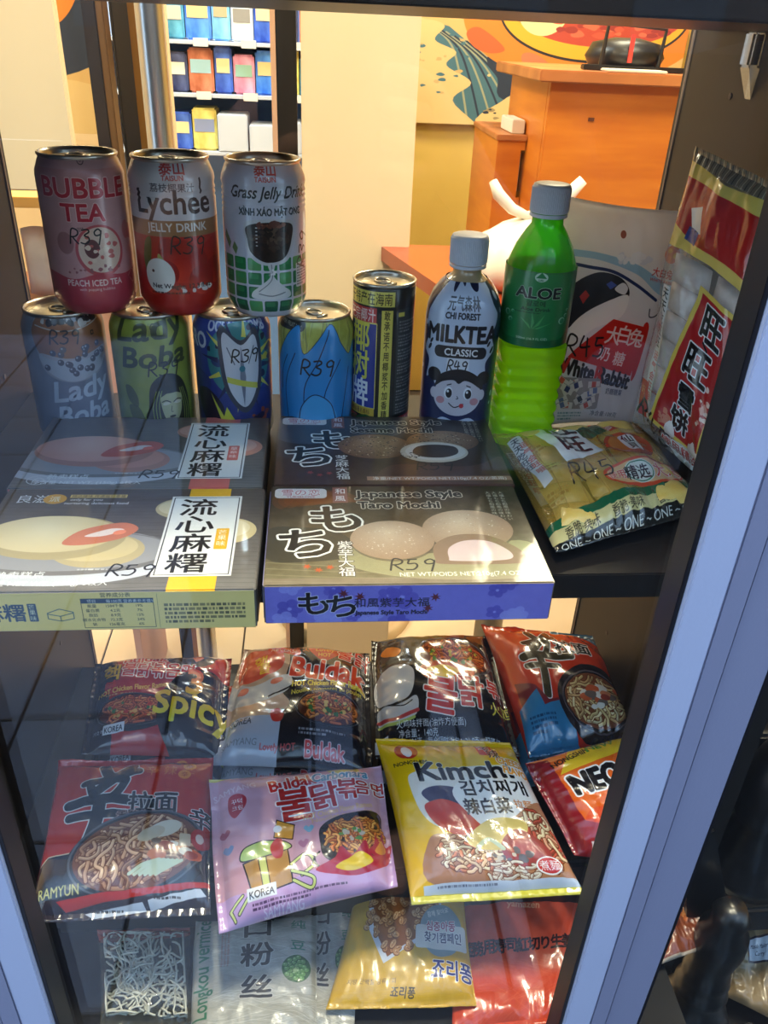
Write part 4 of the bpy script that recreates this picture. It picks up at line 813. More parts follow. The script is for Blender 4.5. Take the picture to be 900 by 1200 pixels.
def art_black():
    c = Cv(400, 320, (30, 28, 32)); c.mottle(4, 30); c.blob([(10, 130), (60, 110), (120, 130), (110, 190), (60, 210), (10, 190)], (200, 194, 188)); c.blob([(30, 60), (50, 40), (90, 66), (70, 84)], (226, 130, 40)); c.blob([(14, 206), (70, 216), (124, 200), (118, 246), (60, 262), (14, 250)], (192, 188, 186)); c.curve([(10, 236), (60, 250), (124, 236)], 9, (180, 60, 60)); c.curve([(12, 250), (60, 262), (112, 252)], 7, (170, 180, 90)); c.curve([(40, 208), (80, 222), (110, 210)], 3, K_)
    bowl(c, 256, 92, 112, 50, (60, 52, 56), (110, 40, 20), [(226, 110, 40), (206, 84, 34), (236, 140, 60)], n=80, bitcols=[(230, 190, 60), (90, 140, 50)], rot=8)
    c.blob([(140, 130), (190, 108), (270, 112), (312, 140), (260, 166), (170, 162)], (214, 84, 34)); c.blob([(160, 134), (200, 118), (244, 122), (260, 140), (220, 156), (170, 150)], (244, 200, 60))
    c.text('불', 196, 196, 110, (206, 56, 50), bold=6, out=(W_, 3), rot=12, sx=1.05); c.text('닭', 290, 190, 92, (206, 56, 50), bold=5, out=(W_, 3), rot=6); c.text('볶', 362, 176, 52, (206, 56, 50), bold=3, out=(W_, 2.4)); c.text('火鸡', 372, 226, 38, (226, 214, 80), bold=1, rot=-8)
    c.text('火鸡味拌面(油炸方便面)', 158, 268, 20, (230, 230, 230), bold=.7, wid=196); c.text('净含量：140克', 120, 288, 20, (230, 230, 230), bold=.7, wid=110); c.text('面饼：120克，复合调味酱包：31.8克，配菜包：0.9克', 222, 306, 19, (230, 230, 230), bold=.6, wid=350); c.rect(0, 282, 36, 30, (206, 206, 210)); return c
def brush_sin(c, x, y, s, col=(40, 38, 30), out=W_):
    S = lambda pts: [(x+a*s, y+b*s) for a, b in pts]
    strokes = [(S([(.42, -.02), (.5, .14), (.62, .2)]), .13), (S([(.78, .02), (.6, .18), (.4, .36)]), .13), (S([(.22, .26), (.5, .2), (.86, .1)]), .1), (S([(.3, .3), (.36, .46), (.44, .5)]), .1), (S([(.72, .22), (.62, .42), (.5, .5)]), .1), (S([(.08, .56), (.5, .48), (1.06, .54)]), .13), (S([(.1, .72), (.5, .68), (.76, .68)]), .1), (S([(.44, .5), (.42, .8), (.3, 1.22)]), .15)]
    for pts, w in strokes: c.curve(pts, w*s+6, out)
    for pts, w in strokes: c.curve(pts, w*s, col)
def topping(c, cx, cy, k=1, seed=2, wht=(226, 214, 196)):
    r = random.Random(seed)
    for i in range(9):
        x = cx+r.uniform(-60, 70)*k; y = cy+r.uniform(-22, 22)*k; R = r.uniform(10, 22)*k
        c.blob([(x-R, y), (x-R*.3, y-R*.6), (x+R, y-R*.3), (x+R*.8, y+R*.4), (x-R*.2, y+R*.6)], r.choice([wht, (196, 88, 48), (150, 60, 44), (206, 120, 80), (108, 90, 80)]))
def art_shin(right):
    c = Cv(400, 410, (206, 58, 30) if right else (182, 44, 36)); c.mottle(7, 40)
    if right:
        c.rect(0, 0, 400, 410, lg((222, 76, 30), (190, 44, 24), 0, 300)); brush_sin(c, 60, 60, 180, (66, 56, 34)); c.text('拉面', 272, 118, 62, K_, bold=3.4, out=(W_, 3), wid=122, rot=3)
        c.poly([(246, -4), (400, -4), (400, 70), (330, 40), (250, 26)], (70, 120, 150)); c.text('전자레인지 조리', 330, 34, 20, W_, bold=.8, rot=14); c.poly([(20, 226), (80, 250), (110, 296), (150, 288), (150, 400), (20, 400)], (120, 34, 40)); c.poly([(10, 300), (80, 262), (90, 310), (170, 290), (190, 420), (0, 420)], (54, 120, 158)); c.tiny(30, 330, 90, 4, 11, (26, 54, 84))
        c.ell(300, 300, 150, 116, (40, 30, 32)); bowl(c, 292, 296, 118, 84, (46, 34, 34), (130, 70, 40), [(206, 170, 110), (190, 146, 92), (220, 190, 140)], n=80, wd=8, seed=5); topping(c, 320, 280, 1.1, 5); topping(c, 300, 300, 1, 8)
    else:
        brush_sin(c, 44, 44, 206, (40, 46, 54), (216, 212, 206)); c.text('拉面', 264, 152, 58, (34, 34, 40), bold=3.2, out=((206, 196, 190), 2.4), wid=118); c.text('香菇牛肉面', 246, 192, 34, (54, 40, 40), bold=1.6, out=((196, 160, 150), 1.6), wid=134)
        for i, ch in enumerate('辛辣辛'): c.text(ch, 254+i*46, 62, 34, (206, 110, 52), bold=1, alpha=.9)
        for x, y in ((318, 20), (346, 44), (336, 74)): c.ell(x, y, 16, 14, (224, 130, 50)); c.text('辛', x, y, 18, (160, 50, 30))
        for i in range(5): c.vtext('辛라면', 240+i*30, 90, 16, (206, 110, 60), alpha=.35)
        c.poly([(10, 296), (26, 280), (120, 276), (400, 276), (400, 410), (0, 410)], (34, 40, 52)); c.line([(10, 296), (28, 280), (110, 276)], 3, (206, 190, 160)); c.text('辛', 382, 190, 60, K_, bold=2.5, out=(W_, 2), skew=0)
        bowl(c, 236, 276, 152, 88, (40, 44, 52), (110, 64, 44), [(176, 132, 98), (196, 156, 122), (150, 106, 76)], rot=-14, n=110, wd=8, seed=6)
        c.ell(300, 226, 40, 20, (206, 196, 176), -20); c.ell(268, 240, 34, 16, (190, 176, 152), -24); c.rr(334, 238, 26, 30, 3, (196, 176, 150)); topping(c, 320, 270, 1, 9); c.ell(380, 246, 20, 26, (170, 44, 42)); c.ell(380, 246, 9, 12, (214, 190, 176))
        for k in range(6): c.curve([(220+k*12, 330), (250+k*14, 310), (290+k*10, 300)], 7, (196, 206, 176))
        c.text('RAMYUN', 64, 358, 30, (206, 196, 120), bold=1, wid=92, rot=-3); c.rect(0, 372, 400, 38, (50, 44, 54)); c.poly([(60, 376), (260, 356), (400, 340), (400, 352), (250, 372), (80, 392)], (176, 46, 44)); c.poly([(120, 396), (250, 382), (258, 396), (140, 408)], (196, 204, 218)); c.poly([(262, 380), (380, 356), (392, 372), (266, 396)], (196, 204, 218)); c.tiny(140, 392, 110, 1, 8, K_); c.tiny(276, 374, 100, 1, 8, K_)
    return c
def art_pink():
    c = Cv(420, 350, (206, 156, 170)); c.mottle(9, 60); c.blob([(-20, 290), (120, 300), (300, 270), (440, 250), (440, 370), (-20, 370)], (196, 160, 212), .8); c.blob([(280, 0), (330, -10), (360, 10), (350, 34), (300, 28)], (216, 196, 80)); c.rect(0, 0, 110, 8, (216, 196, 96))
    c.text('SAMYANG', 58, 46, 22, (226, 196, 206), bold=.8, rot=-8); c.blob([(44, 66), (66, 58), (84, 72), (80, 96), (56, 120), (42, 100)], (182, 52, 64)); c.text('꾸덕', 62, 78, 15, W_); c.text('크림', 62, 96, 15, W_)
    c.text('Buldak', 196, 44, 50, (190, 44, 44), bold=2.6, out=(W_, 2), wid=112, rot=-8); c.text('Carbonara', 312, 32, 42, (70, 140, 170), bold=2.2, out=(W_, 2), skew=.15, wid=136, rot=-2)
    c.text('불', 196, 106, 100, (186, 46, 44), bold=5.4, out=(W_, 3), rot=-4); c.text('닭', 268, 92, 80, (186, 46, 44), bold=4.6, out=(W_, 3), rot=-6); c.text('볶', 324, 80, 64, (186, 46, 44), bold=3.6, out=(W_, 2.6)); c.text('음면', 380, 76, 46, (186, 46, 44), bold=2.6, out=(W_, 2.4), wid=74)
    c.text('HOT Chicken Flavor Ramen', 296, 138, 20, (224, 176, 110), bold=.8, wid=170, rot=-8); c.text('Nouilles au poulet', 306, 154, 16, (224, 176, 110), wid=150, rot=-7)
    # gift box with a card and ribbons
    O = (40, 34, 40)
    c.poly([(66, 232), (168, 214), (174, 300), (84, 312)], (186, 140, 82)); c.line([(66, 232), (168, 214), (174, 300), (84, 312)], 3, O, closed=True); c.poly([(100, 226), (118, 222), (124, 306), (108, 308)], (206, 212, 130)); c.line([(100, 226), (108, 308)], 2, O); c.line([(118, 222), (124, 306)], 2, O)
    c.blob([(62, 226), (70, 200), (110, 190), (160, 200), (176, 220), (110, 226)], (176, 196, 110)); c.line(spl([(62, 226), (70, 200), (110, 190), (160, 200), (176, 220), (110, 226)], True), 2.5, O, closed=True); c.blob([(130, 206), (150, 190), (160, 206), (154, 236), (136, 232)], (190, 56, 64)); c.poly([(150, 148), (190, 164), (182, 200), (140, 188)], (214, 150, 60)); c.line([(150, 148), (190, 164), (182, 200), (140, 188)], 2.5, O, closed=True)
    c.ell(150, 170, 10, 8, (222, 212, 208))
    for p in ([(174, 260), (210, 244), (226, 270), (196, 290)], [(174, 276), (220, 300), (214, 320), (176, 296)]): c.curve(p, 9, O); c.curve(p, 6, (206, 212, 130))
    for p in ([(60, 300), (30, 320), (40, 340)], [(74, 306), (50, 330)]): c.line(p, 8, O); c.line(p, 5, (206, 212, 130))
    for x, y, cc in ((222, 180, (120, 166, 190)), (206, 216, (176, 110, 140)), (36, 190, (120, 140, 180)), (30, 150, (170, 90, 110))): c.blob([(x, y+12), (x-12, y-2), (x-6, y-9), (x, y-4), (x+6, y-9), (x+12, y-2)], cc)
    c.blob([(244, 226), (250, 180), (300, 154), (392, 146), (400, 190), (390, 262), (300, 282), (252, 262)], (36, 30, 34)); c.curve([(240, 246), (226, 262), (240, 284), (262, 282)], 5, (36, 30, 34)); c.noodles(328, 214, 76, 54, [(222, 130, 50), (206, 106, 40), (232, 156, 76)], 110, 6, 50, 5); c.bits(320, 214, 30, 22, [(196, 180, 160), (120, 96, 80), (90, 140, 60)], 12, 5, 9)
    flames(c, 320, 274, 92, 46, (176, 34, 60), (232, 196, 50)); flames(c, 388, 246, 30, 40, (176, 34, 60), (222, 140, 60)); korea(c, 70, 290, 66); c.tiny(80, 322, 220, 2, 8, (70, 50, 80)); c.text('SAMYANG', 150, 342, 20, (226, 210, 236), bold=.6); return c
def art_kimchi():
    c = Cv(380, 430, (240, 186, 10)); c.mottle(5, 40); c.ell(66, 56, 30, 30, (196, 36, 26)); c.ell(66, 60, 14, 20, W_); c.text('NONGSHIM', 66, 98, 16, K_, bold=.8, wid=86)
    c.blob([(46, 150), (70, 126), (150, 116), (300, 104), (380, 120), (380, 200), (300, 250), (200, 290), (110, 282), (60, 240)], (226, 220, 216), .95); c.blob([(70, 186), (110, 166), (170, 176), (176, 220), (110, 222)], (44, 40, 74)); c.blob([(70, 216), (130, 204), (190, 240), (230, 290), (150, 300), (90, 270)], (196, 50, 30)); c.blob([(150, 180), (230, 130), (330, 140), (350, 200), (290, 256), (220, 282), (180, 250)], (230, 226, 220))
    c.text('Kimchi', 200, 122, 72, K_, bold=4, out=((236, 226, 200), 1.5), wid=250, rot=-2); c.text('김치찌개', 258, 172, 46, K_, bold=2.6, wid=170); c.text('辣白菜', 226, 222, 44, K_, bold=2.6, wid=116); c.text('拉麵', 318, 218, 26, (206, 110, 40), bold=1); c.text('CHEESE', 336, 92, 34, (236, 150, 40), bold=2, out=(W_, 2), rot=10, wid=70); c.text('FLAVOR', 344, 124, 34, (236, 150, 40), bold=2, out=(W_, 2), rot=10, wid=76)
    c.rect(262, 18, 44, 52, (206, 46, 34)); c.text('辛', 284, 38, 34, K_, bold=1.5, out=(W_, 1)); c.text('辣', 300, 62, 34, K_, bold=1.5, out=(W_, 1))
    c.blob([(60, 300), (120, 290), (220, 300), (300, 240), (390, 210), (390, 400), (60, 400)], (176, 120, 84)); c.noodles(150, 336, 86, 44, [(216, 176, 140), (226, 200, 170), (206, 120, 84)], 80, 7, 60, 5); c.noodles(320, 310, 60, 80, [(196, 140, 110), (216, 190, 150), (176, 70, 50)], 60, 8, 60, 6)
    c.blob([(150, 300), (220, 256), (300, 262), (290, 300), (230, 330), (170, 326)], (226, 196, 110)); c.blob([(230, 310), (280, 284), (330, 330), (320, 370), (260, 376), (224, 350)], (160, 60, 54)); c.blob([(250, 318), (286, 306), (300, 340), (266, 356)], (186, 90, 80)); c.curve([(170, 322), (200, 306), (226, 330)], 10, (196, 206, 170)); c.bits(230, 350, 60, 20, [(110, 100, 100), (206, 190, 170)], 10, 6, 12)
    c.noodles(230, 380, 70, 20, [(216, 196, 176)], 30, 6, 40, 9); c.ell(318, 372, 30, 20, W_); c.ell(318, 372, 26, 17, (190, 40, 34)); c.text('煮麵', 318, 372, 24, W_, bold=1); c.rect(30, 396, 350, 18, (196, 206, 224)); c.rect(0, 412, 380, 20, (200, 190, 60)); c.tiny(60, 400, 220, 1, 7, (90, 90, 110)); return c
def art_neo():
    c = Cv(420, 340, (222, 96, 26)); c.mottle(6, 40); c.poly([(120, -5), (425, -5), (425, 70), (250, 60), (140, 80), (60, 90)], (230, 186, 40)); c.poly([(0, 0), (50, 20), (60, 200), (90, 345), (-5, 345)], (140, 26, 36)); c.blob([(60, 345), (80, 240), (160, 220), (260, 300), (300, 345)], (216, 70, 24)); c.poly([(60, 250), (220, 300), (260, 345), (40, 345)], (150, 30, 36))
    c.text('NONGSHIM', 104, 40, 26, K_, bold=1.2, rot=-12, wid=110); c.text('NEW', 196, 24, 26, (60, 140, 40), bold=2.2, rot=-6, wid=86); c.tiny(250, 50, 90, 1, 8, K_)
    c.text('NEOGURI', 236, 122, 96, K_, bold=7, out=(W_, 5), rot=-6, wid=320, sx=1); c.text('너구리', 320, 196, 60, K_, bold=4, out=(W_, 4), rot=-4, wid=126); c.ell(370, 300, 110, 70, (70, 40, 36)); c.noodles(360, 290, 90, 50, [(216, 186, 146), (226, 200, 166)], 50, 10, 60, 4)
    c.rect(70, 312, 300, 32, (216, 206, 200)); c.text('NEOGURI', 180, 328, 32, K_, bold=2, wid=160, rot=2); return c
M_pack = {}
def pk(nm, cv, **k): return printed(nm, cv, rough=k.get('rough', .24), metal=k.get('metal', 0), coat=k.get('coat', .8), bump=.12, bscale=k.get('bscale', 40))
GN = 'instant noodle packets stacked on the deck'
PK_SPEC = [
 ('red and black noodle packet with big yellow words, in the back row', [(-.221, .648, -.232), (-.084, .652, -.232), (-.082, .526, -.242), (-.210, .537, -.242)], art_spicy, 'h', 1),
 ('black hot chicken ramen packet with cream panel and heart, back row', [(-.073, .664, -.230), (.058, .654, -.230), (.052, .503, -.242), (-.092, .520, -.242)], art_lovely, 'h', 2),
 ('black noodle packet with orange noodles and Chinese weight text, back row', [(.061, .675, -.232), (.190, .681, -.232), (.190, .519, -.242), (.056, .522, -.242)], art_black, 'h', 3),
 ('orange red noodle packet with a seafood bowl, last of the back row', [(.184, .695, -.228), (.304, .673, -.228), (.309, .535, -.242), (.198, .516, -.242)], lambda: art_shin(True), 'v', 4),
 ('dark red noodle packet with a mushroom bowl, front row beside the side panel', [(-.222, .516, -.227), (-.088, .511, -.223), (-.079, .382, -.252), (-.214, .382, -.252)], lambda: art_shin(False), 'v', 5),
 ('pink carbonara noodle packet with a gift box drawing, front row', [(-.089, .484, -.220), (.058, .493, -.220), (.065, .397, -.250), (-.072, .366, -.252)], art_pink, 'h', 6),
 ('yellow kimchi noodle packet in the front row', [(.055, .522, -.217), (.177, .515, -.219), (.214, .385, -.252), (.075, .382, -.252)], art_kimchi, 'v', 7),
 ('orange spicy noodle packet tilted behind the window gasket', [(.188, .497, -.227), (.334, .538, -.227), (.300, .400, -.252), (.215, .420, -.252)], art_neo, 'h', 8)]
def drop(o, dx, dy, dz, label):
    r = o.copy(); COL.objects.link(r); r.location = o.location+Vector((dx, dy, dz)); r['label'] = label; r['group'] = 'spare packets lying under the shown ones'
    for ch in list(o.children): q = ch.copy(); COL.objects.link(q); q.parent = r
    return r
for i, (lab, C, art, seal, sd) in enumerate(PK_SPEC):
    m = pk('noodle_packet', art()); o = film('noodle_packet', lab, 'noodle packet', C, .021, m, seal, GN, seed=sd)
    if i in (0, 1, 2, 3): drop(o, (.004, -.004, .003, -.002)[i], -.008, -.030, 'spare packet under the '+lab.split(',')[0])
# ---------------------------------------------------------------- bags on the upper shelf
def art_rabbit():
    c = Cv(420, 640, (226, 228, 234), 1.25); c.rect(0, 0, 420, 640, lg((232, 230, 230), (206, 212, 226), 0, 640)); c.mottle(5, 60)
    c.blob([(0, 150), (120, 150), (250, 180), (330, 230), (420, 260), (420, 232), (330, 190), (240, 150), (110, 130), (0, 136)], (120, 176, 214), .7); c.curve([(0, 168), (90, 172), (170, 178), (250, 208), (330, 250)], 9, (22, 42, 92)); c.bits(230, 140, 60, 16, [(206, 214, 230), (226, 230, 240)], 20, 6, 14)
    c.ell(190, 74, 9, 11, (150, 80, 50)); c.ell(360, 118, 26, 26, (222, 110, 40)); c.ell(350, 108, 7, 7, (240, 200, 60)); c.ell(370, 122, 7, 8, (240, 200, 60)); c.text('大白兔', 338, 172, 28, (200, 50, 46), bold=1, rot=8, wid=74); c.text('WHITE RABBIT', 342, 196, 13, (200, 50, 46), rot=8, wid=92)
    c.curve([(352, 226), (346, 286), (318, 300), (312, 276)], 4, (70, 76, 90))
    c.blob([(14, 330), (30, 240), (110, 186), (190, 190), (232, 226), (226, 268), (200, 290), (120, 300), (60, 330), (30, 350)], (26, 24, 28)); c.poly([(66, 256), (84, 236), (98, 250), (80, 276)], (196, 50, 44)); c.poly([(150, 214), (166, 204), (186, 214), (166, 228)], (54, 84, 170)); c.blob([(180, 226), (206, 206), (226, 220), (216, 240)], (226, 228, 234))
    c.blob([(40, 350), (90, 300), (160, 262), (230, 240), (226, 290), (190, 320), (130, 340), (80, 372)], (236, 236, 238))
    c.poly([(60, 410), (190, 312), (320, 332), (280, 480), (40, 430)], (198, 46, 38)); c.blob([(300, 330), (322, 336), (300, 470), (284, 484)], (198, 46, 38))
    for ch, x, y in (('大', 196, 360), ('白', 236, 356), ('兔', 282, 364)): c.text(ch, x, y, 58, W_, bold=2.4, skew=.1, rot=6)
    c.text('奶', 168, 414, 46, W_, bold=2, skew=.15, rot=8); c.text('糖', 226, 428, 46, W_, bold=2, skew=.15, rot=8); c.price('R45', 100, 396, 58, wd=6)
    c.text('White Rabbit', 146, 476, 66, (30, 26, 28), bold=4, wid=270, rot=10); c.text('W', 22, 452, 66, (196, 50, 44), bold=4, rot=10, sx=.7); c.text('R', 158, 478, 66, (196, 50, 44), bold=4, rot=10, sx=.8); c.text('Creamy Candy', 226, 506, 22, (80, 110, 160), skew=.3, rot=8, wid=90); c.text('奶糖糖果', 224, 532, 22, (50, 60, 90), bold=.6, rot=6, wid=66)
    c.rr(0, 490, 168, 100, 10, (150, 146, 150)); r = random.Random(5)
    for i in range(16):
        x, y = r.uniform(6, 158), r.uniform(500, 580); a = r.uniform(-40, 40); q = math.radians(a)
        P = lambda u, v: (x+u*math.cos(q)-v*math.sin(q), y+u*math.sin(q)+v*math.cos(q))
        c.poly([P(-22, -11), P(22, -11), P(22, 11), P(-22, 11)], (214, 212, 214)); c.poly([P(-8, -9), P(8, -9), P(8, 9), P(-8, 9)], r.choice([(60, 70, 120), (190, 90, 80), (40, 40, 50), (96, 116, 166)])); c.line([P(-22, -11), P(22, -11)], 1.4, (110, 110, 120))
    c.text('净含量:108克', 200, 606, 20, (70, 80, 100), bold=.5, rot=4, wid=110); c.tiny(20, 600, 90, 3, 10, (90, 130, 140)); return c
rp = film('candy_pouch', 'white milk candy pouch with a red panel, standing behind the aloe bottle', 'pouch', [(.221, .748, .213), (.347, .748, .202), (.338, .722, .002), (.236, .722, .002)], .013, printed('candy_pouch', art_rabbit(), rough=.3, coat=.5, bump=.1, bscale=30, thin=.45), None, crumple=.7, seed=11, T0=.3)
M_film = glass_mat('clear_film', (236, 236, 236), .1, 1.8, 1.5, bump=.5)
def puff(mb, c, ax, ay, az, L, Wd, Tk, n=9):
    """a rounded rice cracker in its own wrapper"""
    V = []; F = []; c = np.array(c); 
    for sgn in (1, -1):
        for j in range(n):
            for i in range(n):
                s = -1+2*i/(n-1); t = -1+2*j/(n-1); h = (1-abs(s)**3)**.5*(1-abs(t)**3)**.5*sgn; V.append(c+ax*s*L+ay*t*Wd*(1-.08*s*s)+az*h*Tk)
    for k in range(2):
        for j in range(n-1):
            for i in range(n-1):
                q = k*n*n+j*n+i; f = (q, q+1, q+n+1, q+n); F.append(f if k == 0 else f[::-1])
    mb.add(V, F)
def crackers(parent, C, nx, ny, T, m, off, r0):
    C = [np.array(p) for p in C]; ex = C[1]-C[0]; ey = C[0]-C[3]; N = np.cross(ex, ey); N /= np.linalg.norm(N); r = random.Random(r0)
    for j in range(ny):
        for i in range(nx):
            u = .07+(i+.5)/nx*.86; v = .08+(j+.5)/ny*.84; P = (C[0]*(1-u)*(1-v)+C[1]*u*(1-v)+C[2]*u*v+C[3]*(1-u)*v)+N*(off+r.uniform(-.001, .001)); q = r.uniform(-.12, .12)
            ax = ex/np.linalg.norm(ex); ay = ey/np.linalg.norm(ey); a2 = ax*math.cos(q)+ay*math.sin(q); b2 = ay*math.cos(q)-ax*math.sin(q); mb = MB()
            puff(mb, P, a2, b2, N, np.linalg.norm(ex)/nx*.40, np.linalg.norm(ey)/ny*.42, T); mb.build('rice_cracker', m, parent, smooth=True)
def art_senbei():
    c = Cv(480, 420, (226, 178, 70), 1.4, a=.34); r = random.Random(2)
    for k in range(7): c.curve([(70+k*60, -10), (60+k*62, 150), (74+k*60, 430)], 3, (150, 116, 60), .6, )
    for k in range(5): c.tiny(30, 60+k*76, 60, 3, 12, (150, 110, 50), k)
    c.poly([(88, 14), (218, 0), (262, 190), (120, 222)], (232, 232, 228), tr=1); c.poly([(218, 0), (278, 0), (330, 92), (262, 120), (240, 110)], (22, 92, 58), tr=1); c.poly([(278, 0), (330, 0), (376, 88), (340, 96)], (206, 76, 56), tr=1); c.text('旺旺仙貝', 326, 46, 24, W_, bold=1, rot=66, tr=1)
    for ch, x, y in (('旺', 184, 52), ('旺', 186, 144)): c.text(ch, x, y, 92, K_, bold=5, sx=1.05, rot=-4, tr=1)
    c.poly([(10, 70), (48, 64), (58, 262), (30, 270)], (222, 216, 206), tr=.9); c.vtext('天天吃旺旺', 28, 84, 25, K_, step=1.0, bold=.8, tr=1); c.vtext('运气会旺哦', 46, 104, 25, (196, 60, 40), step=1.1, bold=.8, tr=1)
    c.ell(356, 176, 74, 62, (206, 66, 40), 20, tr=.8); c.ell(340, 170, 44, 44, (214, 130, 60), tr=.9); c.rr(338, 130, 52, 84, 12, (232, 230, 226), tr=1); c.text('仙', 364, 150, 40, K_, bold=2.2, tr=1); c.text('貝', 364, 190, 38, K_, bold=2.2, tr=1)
    c.blob([(210, 274), (300, 256), (440, 262), (470, 300), (430, 330), (300, 338), (220, 320)], (210, 70, 36), tr=1); c.blob([(218, 280), (300, 264), (436, 268), (462, 300), (430, 322), (300, 328), (226, 314)], (228, 176, 120), tr=1); c.text('使用', 240, 296, 28, (206, 60, 40), bold=1.2, out=(W_, 1), tr=1); c.ell(316, 296, 50, 32, (222, 222, 206), tr=1); c.line(c.ellp(316, 296, 44, 28), 3, (60, 120, 80), closed=True, tr=1); c.text('精选', 306, 298, 42, K_, bold=1.6, wid=78, tr=1); c.text('大米', 410, 292, 50, (206, 60, 40), bold=2, out=(W_, 1.6), wid=86, tr=1)
    c.price('R45', 178, 262, 60, wd=5); c.poly([(0, 356), (480, 330), (480, 352), (0, 378)], (22, 92, 58), tr=1); c.poly([(0, 378), (480, 352), (480, 384), (0, 404)], (206, 190, 130), tr=1)
    for x, y in ((90, 388), (230, 380), (380, 372)): c.text('香脆·美味', x, y, 26, (60, 54, 40), bold=1, rot=-3, wid=100, tr=1)
    c.poly([(0, 404), (480, 384), (480, 420), (0, 420)], (30, 30, 28), tr=.95); c.text('ONE ~ ONE ~ ONE ~ ONE ~ ONE', 240, 406, 20, (206, 206, 196), rot=-2, wid=440, tr=1); return c
M_ck = mat('rice_cracker_gold', (232, 182, 78), .4, noise=((244, 210, 120), 60, (1, 1, 1)), bump=.3, bscale=200, coat=.4)
CB = [(.163, .659, .020), (.305, .690, .020), (.315, .535, .014), (.176, .481, .010)]
cbg = film('rice_cracker_bag', 'clear bag of golden rice crackers lying beside the sesame mochi box', 'snack bag', CB, .019, printed('cracker_film', art_senbei(), rough=.2, coat=.8, alpha=True, bump=.25, bscale=60), 'v', crumple=1.3, seed=14, T0=.3, sw=.06)
crackers(cbg, CB, 3, 5, .0085, M_ck, .005, 3)
def art_snow():
    c = Cv(380, 640, (226, 216, 206), 1.3, a=.16)
    c.rect(0, 0, 380, 34, (120, 112, 96), tr=1)
    for k in range(30): c.line([(k*13, 0), (k*13+4, 34)], 2, (60, 54, 48) if k % 2 else (200, 190, 160))
    c.blob([(-5, 30), (200, 40), (385, 30), (385, 66), (200, 70), (-5, 60)], (222, 196, 96), tr=1); c.poly([(0, 60), (380, 64), (380, 190), (0, 170)], (176, 34, 30), tr=1); c.blob([(-10, 160), (120, 176), (260, 176), (390, 196), (390, 214), (230, 198), (100, 200), (-10, 206)], (222, 190, 96), tr=1)
    c.poly([(70, 116), (120, 100), (150, 150), (100, 160)], (226, 220, 216)); c.poly([(84, 150), (140, 150), (130, 180), (80, 178)], (50, 66, 130))
    c.poly([(176, 246), (350, 262), (262, 606), (84, 588)], (222, 188, 84), tr=1); c.poly([(188, 258), (338, 274), (252, 594), (98, 578)], (176, 32, 32), tr=1)
    for ch, x, y in (('旺', 248, 312), ('旺', 222, 402)): c.text(ch, x, y, 84, (34, 26, 26), bold=6, out=(W_, 3), sx=1.05, rot=6, tr=1)
    c.line([(226, 350), (242, 362)], 6, K_); c.text('雪', 202, 482, 60, K_, bold=5, out=(W_, 3), rot=6, tr=1); c.text('饼', 184, 542, 60, K_, bold=5, out=(W_, 3), rot=6, tr=1)
    c.bits(262, 480, 18, 60, [(236, 200, 180), (226, 150, 130)], 14, 4, 9); c.bits(130, 560, 18, 24, [(206, 120, 90)], 10, 5, 10)
    c.poly([(40, 290), (74, 286), (80, 560), (50, 566)], (222, 214, 206), tr=.75); c.vtext('天天吃旺旺', 58, 306, 26, K_, bold=.8, step=1.05, tr=1); c.vtext('运气会旺哦', 66, 446, 22, (190, 50, 44), bold=.8, tr=1)
    c.poly([(14, 520), (60, 512), (72, 596), (26, 606)], (190, 56, 40), tr=1); c.text('好', 38, 540, 24, (222, 150, 100)); c.price('R45', 88, 600, 54, wd=6, rot=20)
    c.ell(200, 618, 60, 24, (206, 206, 196), tr=.9); c.text('使用精选', 190, 614, 30, (176, 46, 40), bold=1.4, out=(W_, 2), wid=130, tr=1); return c
M_snow = mat('snow_cracker', (216, 192, 178), .5, noise=((232, 216, 204), 40, (1, 1, 1)), bump=.4, bscale=150, coat=.3)
SB = [(.310, .695, .262), (.343, .600, .244), (.343, .545, .008), (.286, .650, .040)]
sbg = film('snow_cracker_bag', 'tall clear bag of sugared rice crackers with a red label, leaning on the side panel', 'snack bag', SB, .016, printed('snow_film', art_snow(), rough=.2, coat=.8, alpha=True, bump=.25, bscale=60), 'v', crumple=1.3, seed=17, T0=.45, sw=.05)
crackers(sbg, [tuple(np.array(p)*(1-w_)+np.array(q)*w_) for p, q, w_ in ((SB[0], SB[3], .28), (SB[1], SB[2], .28), (SB[2], SB[1], 0), (SB[3], SB[0], 0))], 2, 6, .007, M_snow, .003, 6)

